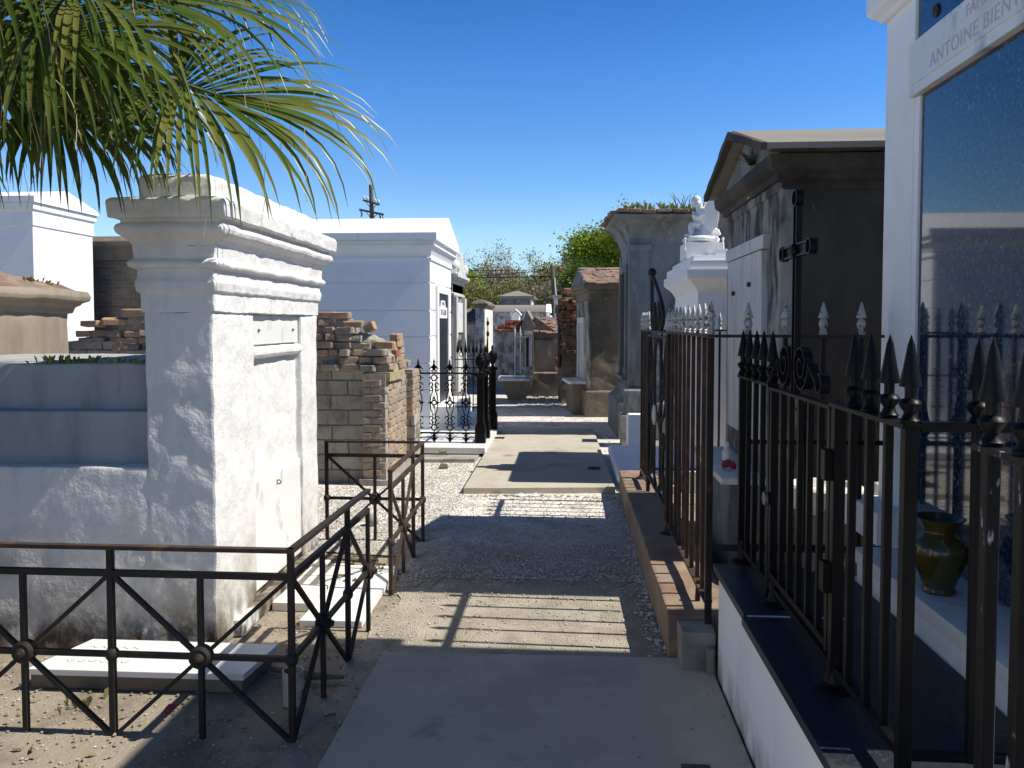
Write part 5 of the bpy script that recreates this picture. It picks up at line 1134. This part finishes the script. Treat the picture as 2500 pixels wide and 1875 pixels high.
# ================================================================ cemetery wall, trees, poles and buildings beyond
solo('boundary_wall', MB().box(-26,14,36.5,36.8,0,1.9), M['ruin_plaster'], 'long low stained boundary wall behind the far tombs', 'wall', (0,36.6,0))
def limb(mb, p, d, L, r, depth, tips, spread=.5, n=5):
    pts = [p]; v = d.normalized(); q = p
    for k in range(n): v = (v+Vector((rnd.gauss(0,.12),rnd.gauss(0,.12),rnd.gauss(.03,.08)))).normalized(); q = q+v*L/n; pts.append(q)
    mb.tube(pts, [r*(1-.5*k/n) for k in range(n+1)], 6 if r > .05 else 4)
    if depth == 0: tips.append(q); return
    for k in range(3 if depth > 1 else 4):
        w_ = (v+Vector((rnd.gauss(0,spread),rnd.gauss(0,spread),rnd.gauss(.1,spread*.6)))).normalized(); i = rnd.choice((n-2,n-1,n))
        limb(mb, pts[i], w_, L*rnd.uniform(.55,.8), r*.5*(1-.1*k), depth-1, tips, spread, n)
def crown(tips, n, rad, size, m, name='crown'):
    mb = MB()
    for _ in range(n):
        c = rnd.choice(tips); p = c+Vector((rnd.gauss(0,rad),rnd.gauss(0,rad),rnd.gauss(0,rad*.75))); s = size*rnd.uniform(.5,1.4)
        a = Vector((rnd.gauss(0,1),rnd.gauss(0,1),rnd.gauss(0,.6))).normalized(); b = a.orthogonal().normalized(); b = Quaternion(a, rnd.uniform(0,6.28)) @ b; c2 = a.cross(b)
        mb.add([p-b*s, p+c2*s*.5, p+b*s, p-c2*s*.5], [(0,1,2,3)])
    return build(name, mb, m)
def tree(name, label, loc, h, r, depth, n, rad, size, m, cat='tree', group='trees beyond the boundary wall', lean=0, first=.35, spread=.5):
    t = thing(name, label, cat, loc, 0, group); mb = MB(); tips = []
    limb(mb, Vector(loc), Vector((lean,0,1)), h*first, r, depth, tips, spread)
    build('trunk', mb, M['bark'], smooth=True); return crown(tips, n, rad, size, m)
T = tree
T('leafy_tree', 'large bright green spring tree rising behind the tile roofed tomb', (2.15,46,0), 9.0, .3, 3, 34000, .6, .095, M['leaf_bright'], spread=.55)
T('leafy_tree', 'bright green tree partly hidden by the tall grey tomb', (4.4,50,0), 8.6, .3, 3, 14000, .65, .1, M['leaf_bright'], spread=.55)
T('dark_tree', 'dark shaded evergreen just beyond the leaning wooden pole', (1.1,43,0), 5.4, .22, 3, 14000, .34, .085, M['leaf_dark'])
T('dark_tree', 'mid green small tree low behind the brick ruin', (2.0,42,0), 5.0, .22, 3, 11000, .45, .09, M['leaf_dark'])
T('bare_tree', 'tall bare spring tree with sparse pale leaves, tallest left of the distant building', (-5.4,62,0), 8.6, .2, 4, 1500, .4, .08, M['leaf_olive'], first=.4, spread=.38)
T('bare_tree', 'thin leafing tree right of the tall bare tree', (-3.4,66,0), 7.0, .16, 4, 1900, .3, .09, M['leaf_olive'], first=.4, spread=.34)
T('bare_tree', 'sparse bare tree left of the tallest bare tree', (-7.4,60,0), 6.6, .16, 4, 2000, .35, .1, M['leaf_brown'], first=.4)
T('leafy_tree', 'small fresh green tree just right of the weathered tomb crest', (-7.6,56,0), 6.4, .16, 3, 5000, .5, .12, M['leaf_bright'])
for i, (x, y, h, m, lab) in enumerate(((-6.6,54,2.9,'leaf_olive','olive bush at the foot of the small fresh green tree'),(-5.0,57,3.3,'leaf_brown','brownish leafless thicket below the tallest bare tree'),(-3.6,55,3.3,'leaf_olive','olive brown bush left of the hipped roof tomb'),(-2.2,56,3.6,'leaf_olive','rounded yellow green bush right of the hipped roof'),(-1.0,54,3.2,'leaf_brown','brownish thicket just left of the leaning wooden pole'),(-4.4,64,3.8,'leaf_brown','grey brown thicket behind the olive brown bush'),(-8.6,58,3.4,'leaf_olive','olive bush at the left end of the far thicket'),(-.2,57,3.6,'leaf_olive','olive bush behind the leaning wooden pole'))):
    T('thicket_bush', lab, (x,y,0), h*2.15, .09, 3, 12000, .62, .085, M[m], 'bush', 'bushes along the boundary', first=.3, spread=.75)
# utility poles, wires, lamp, buildings
def at(px, py, Y):                                # photograph pixel (2212 wide) -> point on the plane y = Y
    c, s = math.cos(R(4.1)), math.sin(R(4.1)); cp, sp = math.cos(R(3.3)), math.sin(R(3.3))
    f = Vector((-s*cp, c*cp, -sp)); r = Vector((c,s,0)); u = r.cross(f)
    d = f+r*((px-1106)/1720)+u*((829.5-30.33-py)/1720); return Vector((0,0,1.6))+d*(Y/d.y)
YP = 40; b_ = at(803,470,YP); top = at(800,398,YP)
t = thing('utility_pole', 'weathered wooden utility pole with two crossarms and insulators above the white gable roof', 'utility pole', (b_.x,YP,0))
build('pole', MB().tube([(b_.x+.05,YP,-.2),(b_.x,YP,b_.z),(top.x,YP,top.z)], [.14,.12,.10], 10), M['wood'], smooth=True)
for k, (za, half, sl_) in enumerate(((at(800,437,YP).z,.42,.12),(at(800,458,YP).z,.62,.13))):
    arm = build('crossarm', MB().bar((b_.x-half,YP-.12,za+sl_),(b_.x+half,YP-.12,za-sl_), .1, .1), M['wood'])
    for x in ((-.38,-.2,.2,.36) if k == 0 else (-.55,.4,.55)):
        if k == 0: build('insulator', MB().lathe([(.03,0),(.035,.06),(.07,.08),(.06,.15),(.02,.18)], (b_.x+x,YP-.12,za-sl_*x/half+.05), 8), M['paint_white'], parent=arm)
        else: build('insulator', MB().tube([(b_.x+x,YP-.12,za-sl_*x/half-.02),(b_.x+x+.06,YP-.12,za-sl_*x/half-.2),(b_.x+x+.02,YP-.12,za-sl_*x/half-.36)], [.03,.05,.03], 6), M['metal_grey'], parent=arm)
    build('brace', MB().bar((b_.x-.3,YP-.11,za+.05),(b_.x,YP-.11,za-.35), .03).bar((b_.x+.3,YP-.11,za-.1),(b_.x,YP-.11,za-.35), .03), M['metal_grey'], parent=arm)
YW = 38; a = at(1193,573,YW); bb = at(1201,700,YW)
t = thing('wooden_pole', 'leaning wooden pole carrying wires, right of the distant building', 'pole', (bb.x,YW,0))
build('pole', MB().tube([(bb.x+.1,YW,0),tuple(bb),tuple(a)], [.13,.12,.1], 8), M['wood'], smooth=True)
build('conduit', MB().tube([(bb.x+.2,YW-.1,0),(bb.x+.11,YW-.13,bb.z),(a.x+.11,YW-.12,a.z-.6)], .035, 6), M['paint_white'])
p0 = at(1290,500,47); p1 = at(1286,700,47)
t = thing('wooden_pole', 'tall thin dark pole standing against the bright green tree', 'pole', (p1.x,47,0))
build('pole', MB().tube([(p1.x,47,0),tuple(p1),tuple(p0)], [.14,.13,.12], 8), M['wood'], smooth=True)
for y0, sag, lab in ((579,2,'topmost thin cable crossing the sky to the leaning pole'),(583,9,'middle cable sagging toward the leaning pole'),(594,2,'lowest thick cable crossing the sky to the leaning pole')):
    A = at(700,y0-2,YW); B = at(1196,y0+3 if y0 != 583 else y0-2,YW); pts = [A.lerp(B, k/14)-Vector((0,0,4*sag*.02*(k/14)*(1-k/14)*2)) for k in range(15)]
    solo('power_cable', MB().tube(pts, .022 if y0 == 594 else .015, 5), M['iron'], lab, 'cable', tuple(A), group='overhead cables')
A = at(1200,597,YW); B = at(1420,596,YW)
solo('power_cable', MB().tube([A, A.lerp(B,.5)-Vector((0,0,.05)), B], .02, 5), M['iron'], 'cable running right from the leaning pole across the green tree', 'cable', tuple(A), group='overhead cables')
q = at(1234,548,60)
t = thing('street_lamp', 'dark street lamp with flat double head, at the left edge of the green tree', 'street lamp', (q.x,60,0))
build('pole', MB().tube([(q.x,60,0),(q.x,60,q.z)], .09, 8), M['metal_grey'])
for s in (-1,1): build('lamp_head', MB().poly([(q.x+s*.1,q.z),(q.x+s*.7,q.z-.02),(q.x+s*.62,q.z-.18),(q.x+s*.12,q.z-.12)], 'y', 59.85, 60.15), M['metal_grey'])
def P2(px, py, Y): v = at(px,py,Y); return v.x, v.z
x0, z1 = P2(1152,597,85); x1, _ = P2(1225,597,85); xa, za = P2(1140,606,86); xb, zb = P2(1153,625,86)
t = thing('distant_building', 'blue grey flat-roofed building block seen beyond the trees', 'building', (x0,85,0))
build('block', MB().box(x0,x1+1.5,85,95,0,z1), M['bldg'])
build('parapet', MB().box(x0-.15,x1+1.6,84.9,95.1,z1-.18,z1+.08), M['metal_grey'])
build('wing', MB().box(xa,x0-.02,86,94,0,za), M['bldg'])
build('band', MB().box(x0-.05,x1+1.5,84.93,85.02,z1-1.1,z1-.95), M['metal_grey'])
xc, zc = P2(1212,556,95)
t = thing('distant_building', 'pale grey rooftop with round chimney vent above the leaning pole', 'building', (xc,100,0))
build('block', MB().box(xc,xc+14,100,112,0,zc+.1), M['bldg'])
xd, zd = P2(1219,545,100)
build('vent', MB().lathe([(.5,zc),(.5,zd),(.42,zd+.05),(0,zd+.06)], (xd+.4,101,0), 12), M['tan'], smooth=True)
